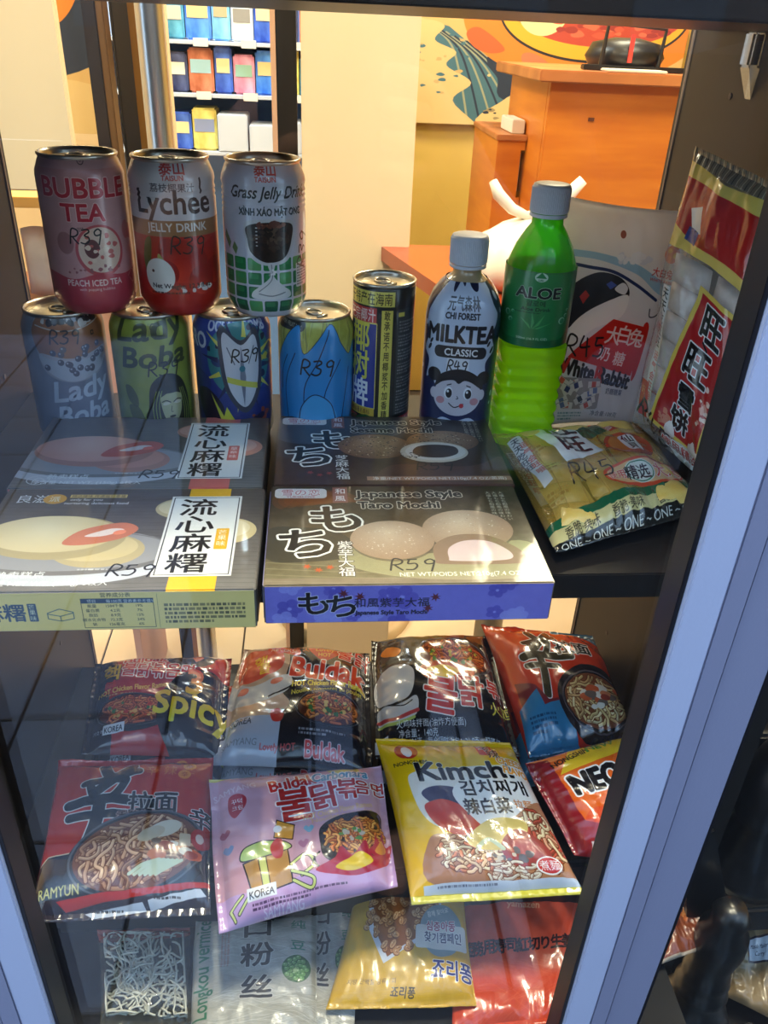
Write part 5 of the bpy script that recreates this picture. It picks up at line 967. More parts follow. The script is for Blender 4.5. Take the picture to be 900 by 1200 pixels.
# ---------------------------------------------------------------- packets on the deck at the glass
def art_bihun():
    c = Cv(300, 320, (210, 206, 196), 1.25, a=.05); c.blob([(-5, 0), (300, 0), (300, 26), (150, 34), (-5, 40)], (176, 70, 56), .9, tr=.8); c.noodles(150, 14, 130, 14, [(190, 130, 110)], 20, 5, 40); return c
M_str = mat('rice_noodle', (214, 212, 196), .35, coat=.3)
BB = [(-.188, .435, -.348), (-.109, .434, -.348), (-.095, .352, -.350), (-.169, .357, -.350)]
bh = film('rice_noodle_bag', 'small clear bag of loose white rice noodles at the glass', 'noodle packet', BB, .012, printed('bihun_film', art_bihun(), rough=.2, alpha=True, bump=.3, bscale=90), 'v', 'packets on the deck nearest the glass', crumple=1.4, seed=21, T0=.3)
sm = MB(); r2 = random.Random(12)
for i in range(105):
    u, v = r2.uniform(.14, .86), r2.uniform(.12, .88); th = r2.uniform(0, 6.28); pts = []; z = -.3505+r2.uniform(.001, .0095)
    for k in range(12):
        uu, vv = min(max(u, .08), .92), min(max(v, .08), .92); P = (1-uu)*(1-vv)*np.array(BB[0])+uu*(1-vv)*np.array(BB[1])+uu*vv*np.array(BB[2])+(1-uu)*vv*np.array(BB[3]); pts.append((P[0], P[1], z+.0012*math.sin(k)))
        th += r2.uniform(-.75, .75); u += math.cos(th)*.045; v += math.sin(th)*.045
    sm.tube(pts, .00085, 5)
st = sm.build('noodle_strands', M_str, bh, smooth=True); st['kind'] = 'stuff'
def art_verm():
    c = Cv(360, 560, (168, 166, 158), 1.3); r = random.Random(6)
    for i in range(420):
        x, y = r.uniform(-20, 360), r.uniform(0, 560); L = r.uniform(60, 180); a = r.uniform(-.5, .5); k = r.uniform(.7, 1.25); c.curve([(x, y), (x+L*.5, y+L*.5*a+r.uniform(-8, 8)), (x+L, y+L*a)], 1.6, tuple(min(235, q*k) for q in (176, 176, 170)), .6)
    c.rect(0, 0, 52, 560, (150, 148, 140), .35); c.text('Longkou vermicelli', 34, 200, 62, (52, 110, 84), bold=1.5, rot=-90, wid=460); 
    for k in range(3): c.tiny(82+k*9, 50, 6, 26, 7, (170, 100, 96), k)
    for ch, y in (('龙', -10), ('口', 70), ('粉', 190), ('丝', 320)): c.text(ch, 186, y, 104, (46, 44, 46), bold=5, sx=.95, out=((206, 204, 198), 2))
    c.text('纯', 304, 62, 46, (44, 112, 88), bold=1.6); c.text('豆', 304, 158, 46, (44, 112, 88), bold=1.6)
    c.ell(300, 256, 42, 54, (52, 92, 50)); 
    for i in range(26):
        a = i*2.4; q = math.sqrt(i/26); c.ell(300+34*q*math.cos(a), 256+46*q*math.sin(a), 8.5, 9.5, (40, 76, 40)); c.ell(299+34*q*math.cos(a), 255+46*q*math.sin(a), 7.4, 8.4, (104, 150, 84)); c.ell(297+34*q*math.cos(a), 252+46*q*math.sin(a), 2.5, 2.5, (170, 200, 150))
    return c
GD = 'packets on the deck nearest the glass'
mv = printed('vermicelli_print', art_verm(), rough=.3, coat=.4, bump=.3, bscale=120)
film('vermicelli_packet', 'silvery bean vermicelli packet with large black brush characters, under the pink noodle packet', 'noodle packet', [(-.104, .435, -.341), (.002, .435, -.341), (.001, .322, -.343), (-.096, .322, -.343)], .012, mv, None, GD, crumple=1, seed=23, T0=.3)
film('vermicelli_packet', 'second vermicelli packet, mostly hidden behind the first', 'noodle packet', [(-.030, .455, -.352), (.040, .455, -.352), (.030, .336, -.354), (-.030, .336, -.354)], .004, mv, None, GD, crumple=1, seed=24, T0=.3)
def art_peanut():
    c = Cv(440, 420, (206, 162, 50), 1.3); c.mottle(6, 40)
    for k in range(-6, 16): c.line([(k*36, 0), (k*36+200, 420)], .8, (222, 186, 96), .5); c.line([(k*36, 420), (k*36+200, 0)], .8, (222, 186, 96), .5)
    c.poly([(50, -5), (330, -5), (352, 200), (270, 250), (150, 310), (80, 200)], (206, 210, 220)); c.poly([(66, -5), (316, -5), (336, 190), (262, 238), (160, 292), (96, 190)], (140, 84, 44)); r = random.Random(4)
    for i in range(170):
        x, y = r.uniform(70, 330), r.uniform(-5, 285)
        if y > 200 and (x < 90+(y-190)*.7 or x > 336-(y-190)*1.3): continue
        a = r.uniform(0, 180); R = r.uniform(11, 16); c.ell(x, y+2, R, R*.72, (110, 62, 32), a); c.ell(x, y, R*.92, R*.62, r.choice([(200, 148, 98), (186, 132, 84), (212, 164, 116)]), a); q = math.radians(a); c.line([(x-R*.55*math.cos(q), y-R*.55*math.sin(q)), (x+R*.55*math.cos(q), y+R*.55*math.sin(q))], 2, (130, 78, 44)); c.ell(x-3, y-3, 2.5, 2, (232, 200, 160))
    c.ell(340, 210, 76, 86, (130, 152, 160)); c.rr(250, 196, 180, 76, 10, (214, 214, 210)); c.text('심층아동', 340, 196, 36, (150, 60, 90), bold=1.6, out=(W_, 2), wid=104); c.text('찾기캠페인', 346, 234, 36, (54, 60, 90), bold=1.6, out=(W_, 2), wid=130); c.text('함께 찾아요', 330, 150, 20, W_, bold=.8, wid=80, rot=-14)
    c.text('죠리퐁', 372, 336, 66, (40, 50, 120), bold=3.2, out=(W_, 2), wid=130, rot=4); c.text('죠리퐁', 220, 386, 28, (40, 40, 50), bold=1.2, rot=4); c.text('지방 단백질 당류 1회', 120, 356, 15, (90, 66, 30), wid=150); return c
film('cereal_snack_packet', 'yellow puffed wheat snack packet under the kimchi packet', 'snack bag', [(.040, .470, -.340), (.136, .463, -.340), (.130, .352, -.343), (.008, .355, -.343)], .014, printed('cereal_print', art_peanut(), rough=.28, coat=.5, bump=.12, bscale=40), 'v', GD, seed=26, T0=.3, sw=.06)
def art_ginger():
    c = Cv(440, 420, (196, 76, 52), 1.3); c.mottle(12, 50); c.rect(0, 300, 440, 120, (196, 66, 40), .5)
    c.curve([(150, 40), (220, 60), (290, 40)], 10, (226, 170, 110)); c.text('yamazen', 240, 86, 34, (226, 150, 110), bold=1.4, wid=110)
    for k, ch in enumerate('業務用寿司紅切り生姜'): c.text(ch, 44+k*39, 218-k*2, 44, (52, 30, 34), bold=4, rot=-4)
    for i in range(24): c.curve([(rnd.uniform(0, 440), 400), (rnd.uniform(0, 440), 300), (rnd.uniform(0, 440), 250)], 2, (222, 110, 80), .3)
    return c
film('pickle_pouch', 'flat orange red pouch with a row of dark characters, beside the yellow snack packet', 'pouch', [(.125, .466, -.352), (.250, .456, -.352), (.212, .340, -.352), (.108, .336, -.352)], .010, printed('ginger_print', art_ginger(), rough=.24, coat=.6, bump=.2, bscale=50), 'v', GD, seed=28, T0=.2, sw=.08)

# ---------------------------------------------------------------- shop behind the cabinet
M_chr = mat('polished_steel', (214, 216, 222), .3, metal=1)
M_pine = mat('orange_pine', (204, 118, 26), .5, noise=((180, 92, 16), 3, (1, 1, 7)), coat=.3)
M_pine2 = mat('pale_pine', (186, 116, 60), .55, noise=((160, 92, 44), 3, (1, 6, 1)), coat=.2)
col = MB().box(-.016, .176, 1.5, 1.75, -1.10, 1.54, .002).build('wall_pillar', M_cream); col['kind'] = 'structure'
# steel post and its black companion
t = empty('steel_post', (-.173, 1.0, -1.099), 'brushed steel post with a bright highlight, left of the cans', 'post')
t['label'] = 'round steel post standing behind the peach and lychee cans'
MB().lathe([(.0145, 0), (.0145, 2.6)], 32, (-.166, 1.0, -1.09)).build('tube', M_chr, t, smooth=True); smooth_angle(bpy.data.objects['tube'], 50)
MB().lathe([(.045, 0), (.045, .008), (.02, .014)], 32, (-.166, 1.0, -1.1)).build('foot_flange', M_chr, t)
def box_thing(name, label, cat, m, *b, group=None, bev=.002):
    x0, x1, y0, y1, z0, z1 = b; o = MB().box(*b, bev).build(name, m, None, ((x0+x1)/2, (y0+y1)/2, z0)); return tagit(o, label, cat, group)
t = empty('door_frame', (-.3, 1.62, -1.1)); structure(t); t.name = 'door_1'
MB().box(-.327, -.288, 1.60, 1.64, -1.1, 1.5, .002).build('jamb', M_black, t); MB().box(-.062, -.026, 1.68, 1.74, -1.1, 1.5, .002).build('jamb', M_black, t); MB().box(-.072, -.0625, 1.68, 1.74, -1.1, 1.5).build('trim_strip', mat('pink_trim', (216, 176, 150), .5), t)
MB().box(-.330, -.327, 1.60, 1.64, -1.1, 1.5).build('trim_strip', M_black, t)
MB().box(-.252, -.232, 1.34, 1.36, -1.1, 1.5, .002).build('brass_strip', mat('brass_trim', (150, 104, 44), .35, metal=.6), t)
MB().box(-.445, -.418, 1.90, 1.95, -1.1, 1.5, .002).build('jamb', mat('navy_frame', (26, 30, 44), .4), t); MB().box(-.418, -.404, 1.90, 1.95, -1.1, 1.5, .002).build('trim_strip', mat('brown_trim', (96, 72, 48), .5), t)
cp = structure(MB().box(-.404, -.30, 1.99, 2.03, -1.1, 1.5, .002).build('wall_reveal', M_cream))
box_thing('framed_print', 'small pink framed print high beside the steel post', 'picture', mat('pink_print', (176, 120, 116), .6, noise=((120, 60, 66), 30, (1, 1, 1))), -.372, -.322, 1.955, 1.975, .29, .42)
box_thing('framed_print_rail', 'black rail under the pink print', 'rail', M_black, -.378, -.316, 1.94, 1.96, .272, .288)
box_thing('cream_screen', 'large cream screen panel hanging above the boba cans', 'screen', M_cream, -.62, -.313, 1.2, 1.215, .125, 1.2)
# mural strips: plain generic swirls in the picture's colours
def art_mural(w, h, seed):
    c = Cv(w, h, (206, 168, 104), 1.0); r = random.Random(seed); N = (34, 44, 62); T = (66, 104, 116); CR_ = (214, 182, 122)
    c.poly([(0, 30), (90, 60), (200, 190), (250, h), (0, h)], T)
    for k in range(9): c.curve([(20+k*16, 40+k*10), (90+k*16, 110+k*12), (120+k*22, 220+k*10), (150+k*30, h)], 5, N if k % 2 else (150, 150, 120))
    c.blob([(200, 150), (w*.75, 180), (w, 220), (w, 300), (260, 330), (210, 240)], N); c.blob([(-20, 60), (40, 40), (80, 60), (60, 110), (110, 150), (90, 200), (150, 260), (110, 330), (170, h+20), (-20, h+20)], CR_); c.blob([(190, h+10), (230, 320), (270, 300), (330, 340), (420, 330), (w, 350), (w, h+10)], CR_); c.bits(300, 375, 120, 30, [N, (150, 130, 90)], 14, 4, 12, seed); c.bits(80, 200, 60, 140, [(190, 160, 104), T], 20, 4, 10, seed)
    for x, y in ((190, 230), (230, 200), (270, 260)): c.ell(x, y, 4, 5, CR_)
    # orange noodle bowl
    c.poly(c.ellp(400, 10, 280, 240, 0, 0, 180, 40), (222, 124, 40)); c.poly(c.ellp(420, -10, 220, 180, 0, 0, 180, 40), (38, 34, 34)); c.poly(c.ellp(420, -12, 216, 172, 0, 0, 180, 40), (226, 164, 44)); c.poly(c.ellp(430, -20, 200, 130, 0, 0, 180, 40), (180, 66, 46)); c.poly(c.ellp(300, -20, 60, 100, 0, 0, 180, 20), (200, 206, 150)); c.bits(450, 20, 150, 60, [(196, 80, 56), (206, 100, 70), (150, 50, 40)], 40, 8, 20, seed); c.line([(440, 120), (430, 240)], 8, N); c.blob([(130, 80), (160, 60), (220, 130), (190, 150), (150, 130)], (214, 92, 44)); c.blob([(260, 160), (300, 150), (380, 250), (370, 290), (310, 290)], (214, 112, 74)); return c
m = printed('mural', art_mural(640, 420, 3), rough=.6, coat=0)
def picture(name, label, x0, x1, y, z0, z1, m):
    V = [(x, yy, z) for yy in (y, y+.012) for x, z in ((x0, z0), (x1, z0), (x1, z1), (x0, z1))]; F = [(0, 1, 2, 3), (7, 6, 5, 4), (0, 4, 5, 1), (1, 5, 6, 2), (2, 6, 7, 3), (3, 7, 4, 0)]
    o = mesh(name, V, F, m, None, ((x0+x1)/2, y, z0), False, [(0, 0), (1, 0), (1, 1), (0, 1)]*2); return tagit(o, label, 'mural')
picture('wall_mural', 'ramen bowl and wave mural on the yellow back wall', .36, 1.42, 3.46, .025, .405, m)
picture('wall_mural', 'narrow strip of a second mural seen beside the cream screen', -.95, -.60, 2.7, .03, .7, m)
# pine counter
t = empty('pine_counter', (.8, 2.35, -1.1), 'orange pine service counter with a projecting top board', 'counter')
MB().box(.585, 1.30, 2.2, 2.225, -1.1, .238, .002).build('front_panel', M_pine, t); MB().box(.585, .61, 2.2255, 2.65, -1.1, .238, .002).build('side_board', M_pine, t); MB().box(1.275, 1.30, 2.2255, 2.65, -1.1, .238, .002).build('side_board', M_pine, t)
MB().box(.545, 1.34, 2.16, 2.70, .2385, .265, .003).build('top_board', M_pine2, t)
MB().box(.690, .705, 2.198, 2.2, .155, .163).build('knot', mat('knot', (90, 44, 18), .6), t)
t = empty('receipt_holder', (.79, 2.3, .265), 'black metal holder with a red tag on the pine counter', 'holder'); f = MB()
f.tube([(.715, 2.25, .275), (.722, 2.25, .368), (.868, 2.25, .360), (.862, 2.25, .275)], .006, 6); f.box(.67, .93, 2.235, 2.265, .266, .278, .002); f.build('frame', M_black, t)
MB().lathe([(.085, 0), (.10, .03), (.085, .06), (.03, .072)], 24, (.80, 2.33, .2660)).build('roll', M_black, t, smooth=True); MB().box(.775, .785, 2.226, 2.232, .285, .345).build('tag', mat('red_tag', (196, 60, 50), .5), t)
box_thing('paper_stack', 'flat white papers under the black holder on the counter', 'papers', mat('paper', (226, 214, 196), .7), .71, .86, 2.17, 2.228, .2655, .272)
t = empty('side_cabinet', (.60, 2.5, -1.1), 'low pine cabinet with an oval opening, left of the counter', 'cabinet'); t['label'] = 'low pine cabinet with an opening beside the taller counter'
f = MB(); f.box(.505, .52, 2.38, 2.74, -1.1, .085); f.box(.52, .583, 2.38, 2.40, -1.1, -.06); f.box(.52, .583, 2.38, 2.40, .062, .085); f.box(.52, .572, 2.38, 2.40, -.06, .062); f.build('carcass', M_pine, t)
MB().box(.500, .584, 2.37, 2.74, .0855, .10, .002).build('top_board', M_pine2, t); MB().box(.573, .583, 2.42, 2.44, -.05, .05).build('inner_shelf', mat('paper', (226, 214, 196), .7), t)
o = MB().box(.545, .58, 2.40, 2.55, .1005, .135, .002).build('paper_pad', mat('paper', (226, 214, 196), .7), None, (.56, 2.45, .1)); tagit(o, 'white paper pad on the low pine cabinet', 'papers')
t = empty('red_table', (.33, 1.6, -1.1), 'red brown table behind the coconut can and tea bottle', 'table')
M_red = mat('red_lacquer', (166, 62, 28), .3, noise=((140, 46, 20), 3, (1, 1, 1)), coat=.5)
tp = MB(); tp.add([(.120, 1.52, -.03), (.27, .98, -.03), (.9, .98, -.03), (.9, 1.52, -.03), (.120, 1.52, -.005), (.27, .98, -.005), (.9, .98, -.005), (.9, 1.52, -.005)], [(0, 1, 2, 3)[::-1], (4, 5, 6, 7), (0, 4, 5, 1)[::-1], (1, 5, 6, 2)[::-1], (2, 6, 7, 3)[::-1], (3, 7, 4, 0)[::-1]]); tp.build('table_top', M_red, t)
MB().lathe([(.15, 0), (.15, .012), (.03, .03), (.025, 1.05)], 32, (.36, 1.30, -1.0995), caps=True).build('pedestal', mat('grey_metal', (150, 140, 124), .4, metal=.5), t)
# knotted carrier bag on the table
t = empty('plastic_bag', (.33, 1.25, -.005), 'white plastic carrier bag with knotted handles on the red table', 'bag'); M_bag = mat('thin_white_plastic', (236, 226, 204), .45, coat=.3, bump=.4, bscale=30)
V = []; F = []; n = 36
for j, (r_, z) in enumerate(((.06, 0), (.085, .01), (.09, .04), (.075, .07), (.045, .092), (.018, .105), (.012, .112))):
    for i in range(n): a = 2*math.pi*i/n; k = 1+.07*math.sin(a*7+j)+.05*math.sin(a*13+j*2); V.append((.335+r_*1.15*k*math.cos(a), 1.25+r_*.8*k*math.sin(a), -.0045+z))
for j in range(6):
    for i in range(n): F.append((j*n+i, j*n+(i+1) % n, (j+1)*n+(i+1) % n, (j+1)*n+i))
F.append(tuple(range(n-1, -1, -1))); F.append(tuple(6*n+i for i in range(n))); mesh('bag_body', V, F, M_bag, t, smooth=True)
MB().tube([(.325, 1.24, .10), (.295, 1.24, .112), (.272, 1.24, .132), (.262, 1.24, .150)], [.006, .008, .009, .006], 8).build('bag_handle', M_bag, t, smooth=True); MB().tube([(.325, 1.24, .10), (.350, 1.24, .112), (.375, 1.24, .132), (.395, 1.24, .155)], [.006, .009, .011, .008], 8).build('bag_handle', M_bag, t, smooth=True)
# retail shelving with blue packets seen through the doorway
rk = empty('retail_rack', (-.25, 2.75, -1.1), 'retail rack of blue packets seen through the doorway', 'shelving')
M_rk = mat('rack_grey', (196, 206, 222), .5); MB().box(-.58, .12, 2.85, 2.87, -1.1, .7).build('back_panel', mat('rack_blue', (90, 130, 190), .6), rk)
for z in (.005, .155, .285): MB().box(-.58, .12, 2.6, 2.85, z-.010, z, .001).build('rack_shelf', M_rk, rk)
for x in (-.585, .12): MB().box(x, x+.012, 2.6, 2.86, -1.1, .7).build('upright', M_rk, rk)
for z in (.285, .155):
    for k in range(4):
        o = MB().box(-.45+k*.13, -.41+k*.13, 2.594, 2.5995, z-.014, z+.006).build('price_tag', mat('tag_white', (226, 226, 220), .6), rk)
CC = {'bright blue': (36, 104, 220), 'deep blue': (24, 66, 170), 'sky blue': (92, 160, 232), 'pale': (206, 214, 226), 'yellow': (216, 186, 90), 'navy': (22, 34, 80), 'pink': (206, 120, 150), 'rust': (170, 84, 50), 'teal': (40, 120, 150)}
ROW = {(.285, 'top shelf'): ['yellow', 'teal', 'bright blue', 'sky blue', 'pale', 'deep blue', 'navy', 'rust'], (.155, 'second shelf'): ['pale', 'navy', 'rust', 'deep blue', 'pink', 'bright blue', 'yellow', 'teal'], (.005, 'third shelf'): ['navy', 'deep blue', 'yellow']}
for (z, zn), names in ROW.items():
    x = -.455
    for k, nm in enumerate(names):
        w = .052+.010*(k % 3); hh = (.128, .105, .118)[k % 3] if z > .2 else (.118, .10, .112)[k % 3]
        o = MB().box(x, x+w-.003, 2.62, 2.72, z+.0005, z+hh, .005).build('retail_packet', mat('packet_'+nm.replace(' ', '_'), CC[nm], .35, noise=(tuple(min(255, v+70) for v in CC[nm]), 26, (1, 1, .6)), coat=.4), None, (x+w/2, 2.67, z))
        MB().box(x+.006, x+w-.010, 2.6185, 2.6199, z+hh*.45, z+hh*.75).build('label_panel', mat('panel_'+nm.replace(' ', '_'), tuple(255-v*.5 for v in CC[nm]), .5), o)
        tagit(o, '%s packet on the %s of the retail rack' % (nm, zn), 'packet', 'packets on the retail rack'); x += w
M_cart = mat('white_carton', (200, 210, 226), .6)
for i, (x, w, h, nm) in enumerate(((-.268, .085, .10, 'tallest'), (-.178, .075, .075, 'lowest'), (-.098, .07, .085, 'last'))):
    o = MB().box(x, x+w, 2.60, 2.72, .0055, .005+h, .003).build('storage_carton', M_cart, None, (x+w/2, 2.66, .005)); tagit(o, nm+' white carton on the third shelf of the retail rack', 'box', 'white cartons on the rack')
# orange goods glimpsed under the cream screen
t = empty('snack_stand', (-.46, 1.5, -1.1), 'stand of orange snack bags under the cream screen', 'stand'); MB().box(-.66, -.40, 1.45, 1.7, .055, .072, .001).build('stand_shelf', mat('stand_yellow', (222, 176, 90), .5), t); MB().box(-.66, -.40, 1.45, 1.7, -.13, -.115, .001).build('stand_shelf', M_pine2, t); MB().box(-.40, -.385, 1.45, 1.7, -1.1, .12, .001).build('stand_side', mat('stand_side', (196, 156, 140), .5), t); MB().box(-.66, -.65, 1.45, 1.7, -1.1, .12, .001).build('stand_side', mat('stand_side', (196, 156, 140), .5), t)
for i, (x, cc, nm) in enumerate(((-.64, (196, 90, 30), 'dark orange'), (-.575, (222, 120, 40), 'orange'), (-.51, (206, 200, 196), 'white'), (-.462, (190, 70, 40), 'red orange'))):
    mb = MB(); puff(mb, (x+.028, 1.52, -.05), np.array((1., 0, 0)), np.array((0, 0, 1.)), np.array((0, -1., 0)), .027, .062, .02); o = mb.build('snack_bag', mat('bag_'+nm.replace(' ', '_'), cc, .35, coat=.5, noise=(tuple(min(255, v+30) for v in cc), 20, (1, 1, 1))), None, (x+.028, 1.52, -.1148), smooth=True); tagit(o, nm+' snack bag on the stand under the cream screen', 'snack bag')
# round floor base
o = MB().lathe([(.19, 0), (.19, .02), (.175, .03), (.16, .022), (.0001, .02)], 48, (.09, 1.86, -1.0995), caps=False).build('floor_base', mat('beige_plastic', (196, 170, 130), .4), None, (.09, 1.86, -1.0995), smooth=True); tagit(o, 'round beige base on the tiled floor below the shelf', 'base')

# ---------------------------------------------------------------- black stand seen through the neighbouring pane
M_ebo = mat('ebonised_wood', (13, 14, 18), .35, coat=.3, bump=.1, bscale=80)
t = empty('black_stand', (.52, .6, -1.1), 'black turned wood stand beyond the white window mullion', 'stand')
def post2(prof, x, y, z): return MB().lathe(prof, 36, (x, y, z)).build('turned_post', M_ebo, t, smooth=True)
post2([(.046, 0), (.046, .02), (.036, .045), (.026, .072), (.0225, .088), (.024, .091), (.0225, .095), (.0205, .108), (.0215, .112), (.0205, .117), (.0185, .135), (.022, .158), (.021, .175), (.0145, .188), (.016, .198), (.010, .21)], .352, .392, -.4995)
post2([(.040, 0), (.040, .012), (.033, .02), (.028, .05), (.026, .075), (.0275, .079), (.026, .084), (.0275, .10), (.027, .13), (.022, .15), (.015, .16), (.018, .175), (.017, .19), (.010, .20)], .412, .470, -.349)
MB().box(.372, 1.1, .425, .80, -.366, -.3495, .003).build('stand_shelf', M_ebo, t); MB().box(.374, 1.1, .435, .45, -.40, -.3665, .002).build('stand_rail', M_ebo, t)
MB().box(.305, 1.2, .315, .452, -.52, -.5005, .003).build('stand_shelf', M_ebo, t); MB().box(.372, 1.2, .4525, .80, -.52, -.5005, .001).build('stand_shelf', M_ebo, t); MB().box(.31, 1.2, .36, .45, -1.1, -.521).build('stand_base', M_ebo, t)
MB().box(.372, 1.1, .50, .80, -.225, -.205, .003).build('stand_shelf', M_ebo, t)
sl = MB().add([(.335, .41, -.365), (.372, .41, -.345), (.372, .43, -.345), (.335, .43, -.365), (.315, .425, -.25), (.335, .425, -.235), (.335, .445, -.235), (.315, .445, -.25)], [(3, 2, 1, 0), (4, 5, 6, 7), (0, 1, 5, 4), (1, 2, 6, 5), (2, 3, 7, 6), (3, 0, 4, 7)]); sl.build('brace', M_ebo, t)
def art_gold(k):
    c = Cv(300, 300, (206, 180, 120) if k else (196, 176, 130), 1.1); c.mottle(14, 30)
    if k: c.bits(150, 130, 60, 60, [(120, 96, 60)], 14, 5, 12)
    else: c.tiny(70, 90, 150, 9, 16, (110, 96, 76), 3)
    return c
film('gold_packet', 'gold foil packet with a dark emblem behind the black turned post', 'packet', [(.375, .620, -.165), (.50, .62, -.165), (.47, .515, -.188), (.374, .515, -.188)], .008, printed('gold_print', art_gold(1), rough=.25, metal=.4), None, seed=31)
film('beige_packet', 'beige packet with small print, lower than the gold foil one', 'packet', [(.376, .570, -.315), (.45, .56, -.315), (.45, .515, -.335), (.385, .51, -.335)], .008, printed('beige_print', art_gold(0), rough=.3), None, seed=32)
def art_meat():
    c = Cv(300, 260, (120, 60, 36), 1.1); c.mottle(10, 20); c.bits(150, 110, 130, 60, [(176, 90, 40), (206, 130, 70), (90, 40, 30)], 60, 8, 24); c.rect(0, 0, 300, 56, (44, 70, 50)); c.text('味', 200, 30, 60, (130, 180, 130), bold=3, out=(W_, 3)); c.rect(0, 250, 300, 10, (190, 170, 150)); return c
film('braised_snack_packet', 'brown packet with green lettering beside the lower black post', 'packet', [(.308, .450, -.332), (.350, .452, -.332), (.349, .392, -.348), (.295, .380, -.350)], .007, printed('meat_print', art_meat(), rough=.3), None, seed=33)
def art_curry():
    c = Cv(340, 300, (158, 134, 100), 1.2, a=.85); c.mottle(14, 60)
    c.poly([(110, 60), (240, 50), (250, 150), (118, 158)], (60, 50, 56)); c.poly([(118, 68), (234, 58), (242, 142), (124, 150)], (206, 208, 214)); c.text('Masala Maker', 178, 92, 22, (40, 40, 50), rot=-3, wid=90, skew=.3); c.text('Curry', 180, 122, 24, (40, 40, 50), rot=-3, skew=.3, wid=50); return c
film('curry_bag', 'clear bag of tan curry powder with a white handwritten label', 'bag', [(.420, .470, -.462), (.500, .486, -.462), (.448, .384, -.475), (.403, .416, -.475)], .014, printed('curry_print', art_curry(), rough=.2, alpha=True, bump=.3, bscale=50), None, crumple=1.5, seed=34)
film('clear_bag', 'empty looking crumpled clear bag in front of the curry bag', 'bag', [(.405, .395, -.484), (.47, .38, -.484), (.46, .325, -.488), (.402, .330, -.488)], .009, M_film, None, crumple=2.5, seed=35)
film('red_packet', 'dark red packet edge beside the white mullion', 'packet', [(.372, .505, -.336), (.40, .505, -.336), (.40, .485, -.340), (.372, .485, -.340)], .005, mat('red_film', (130, 26, 30), .3, coat=.5), None, seed=36, nx=20, ny=20)
bpy.data.objects.remove(_tmp_obj); bpy.data.curves.remove(_tmp_curve)
# ---------------------------------------------------------------- the photographer outside, seen only as a dark reflection in the pane
def skin(name, verts, edges, radii, m, parent, root=0, sub=2):
    me = bpy.data.meshes.new(name); o_ = Vector(parent_loc(parent)) if parent else Vector((0, 0, 0))
    me.from_pydata([tuple(Vector(v)-o_) for v in verts], edges, []); me.materials.append(m); ob = bpy.data.objects.new(name, me); COL.objects.link(ob)
    if parent: ob.parent = parent
    sk = ob.modifiers.new('skin', 'SKIN'); sk.use_smooth_shade = True
    for i, r in enumerate(radii): me.skin_vertices[0].data[i].radius = r if isinstance(r, tuple) else (r, r); me.skin_vertices[0].data[i].use_root = (i == root)
    su = ob.modifiers.new('sub', 'SUBSURF'); su.levels = sub; su.render_levels = sub; return ob
PX, PY, GZ = .03, -.45, -1.105
ps = empty('person', (PX, PY, GZ), 'person in a dark jacket holding up a phone outside the window', 'person')
M_skin = mat('skin', (176, 128, 104), .5); M_jkt = mat('black_jacket', (20, 21, 26), .75, bump=.2, bscale=30); M_trs = mat('dark_trousers', (26, 28, 38), .8); M_hair = mat('dark_hair', (22, 18, 16), .6); M_ph = mat('phone_black', (16, 16, 18), .3)
Z = lambda h: GZ+h
bv = [(PX, PY, Z(.95)), (PX, PY, Z(1.2)), (PX, PY, Z(1.40)), (PX, PY+.01, Z(1.47)), (PX, PY+.03, Z(1.56)), (PX, PY+.035, Z(1.64)), (PX, PY+.03, Z(1.70))]
be = [(i, i+1) for i in range(6)]; br = [(.11, .08), (.12, .09), (.12, .085), (.055, .055), (.075, .085), (.078, .095), (.055, .07)]
for s_ in (-1, 1):
    n0 = len(bv); bv += [(PX+s_*.17, PY, Z(1.38)), (PX+s_*.30, PY+.04, Z(1.12)), (PX+s_*.10, PY+.31, Z(1.33)), (PX+s_*.068, PY+.362, Z(1.37))]; be += [(2, n0), (n0, n0+1), (n0+1, n0+2), (n0+2, n0+3)]; br += [.05, .042, .027, .033]
    n1 = len(bv); bv += [(PX+s_*.09, PY, Z(.86)), (PX+s_*.10, PY+.01, Z(.48)), (PX+s_*.10, PY-.01, Z(.10)), (PX+s_*.115, PY+.13, Z(.045))]; be += [(0, n1), (n1, n1+1), (n1+1, n1+2), (n1+2, n1+3)]; br += [.075, .055, .038, .035]
    for k in range(4):
        n2 = len(bv); zz = 1.405-k*.022; bv += [(PX+s_*.055, PY+.378, Z(zz)), (PX+s_*.040, PY+.388, Z(zz+.004)), (PX+s_*.022, PY+.378, Z(zz+.006))]; be += [(n0+3, n2), (n2, n2+1), (n2+1, n2+2)]; br += [.0095, .0085, .0075]
    n3 = len(bv); bv += [(PX+s_*.055, PY+.362, Z(1.352)), (PX+s_*.040, PY+.362, Z(1.340))]; be += [(n0+3, n3), (n3, n3+1)]; br += [.011, .009]
skin('body', bv, be, br, M_skin, ps)
jv = [(PX, PY, Z(.50)), (PX, PY, Z(1.05)), (PX, PY, Z(1.25)), (PX, PY, Z(1.40)), (PX, PY+.005, Z(1.475))]; je = [(0, 1), (1, 2), (2, 3), (3, 4)]; jr = [(.26, .16), (.23, .15), (.23, .15), (.19, .125), (.08, .08)]
for s_ in (-1, 1): n0 = len(jv); jv += [(PX+s_*.20, PY, Z(1.39)), (PX+s_*.31, PY+.04, Z(1.12)), (PX+s_*.13, PY+.23, Z(1.28))]; je += [(3, n0), (n0, n0+1), (n0+1, n0+2)]; jr += [.09, .08, .045]
skin('jacket', jv, je, jr, M_jkt, ps)
tv = [(PX, PY, Z(.95))]; te = []; tr_ = [(.15, .11)]
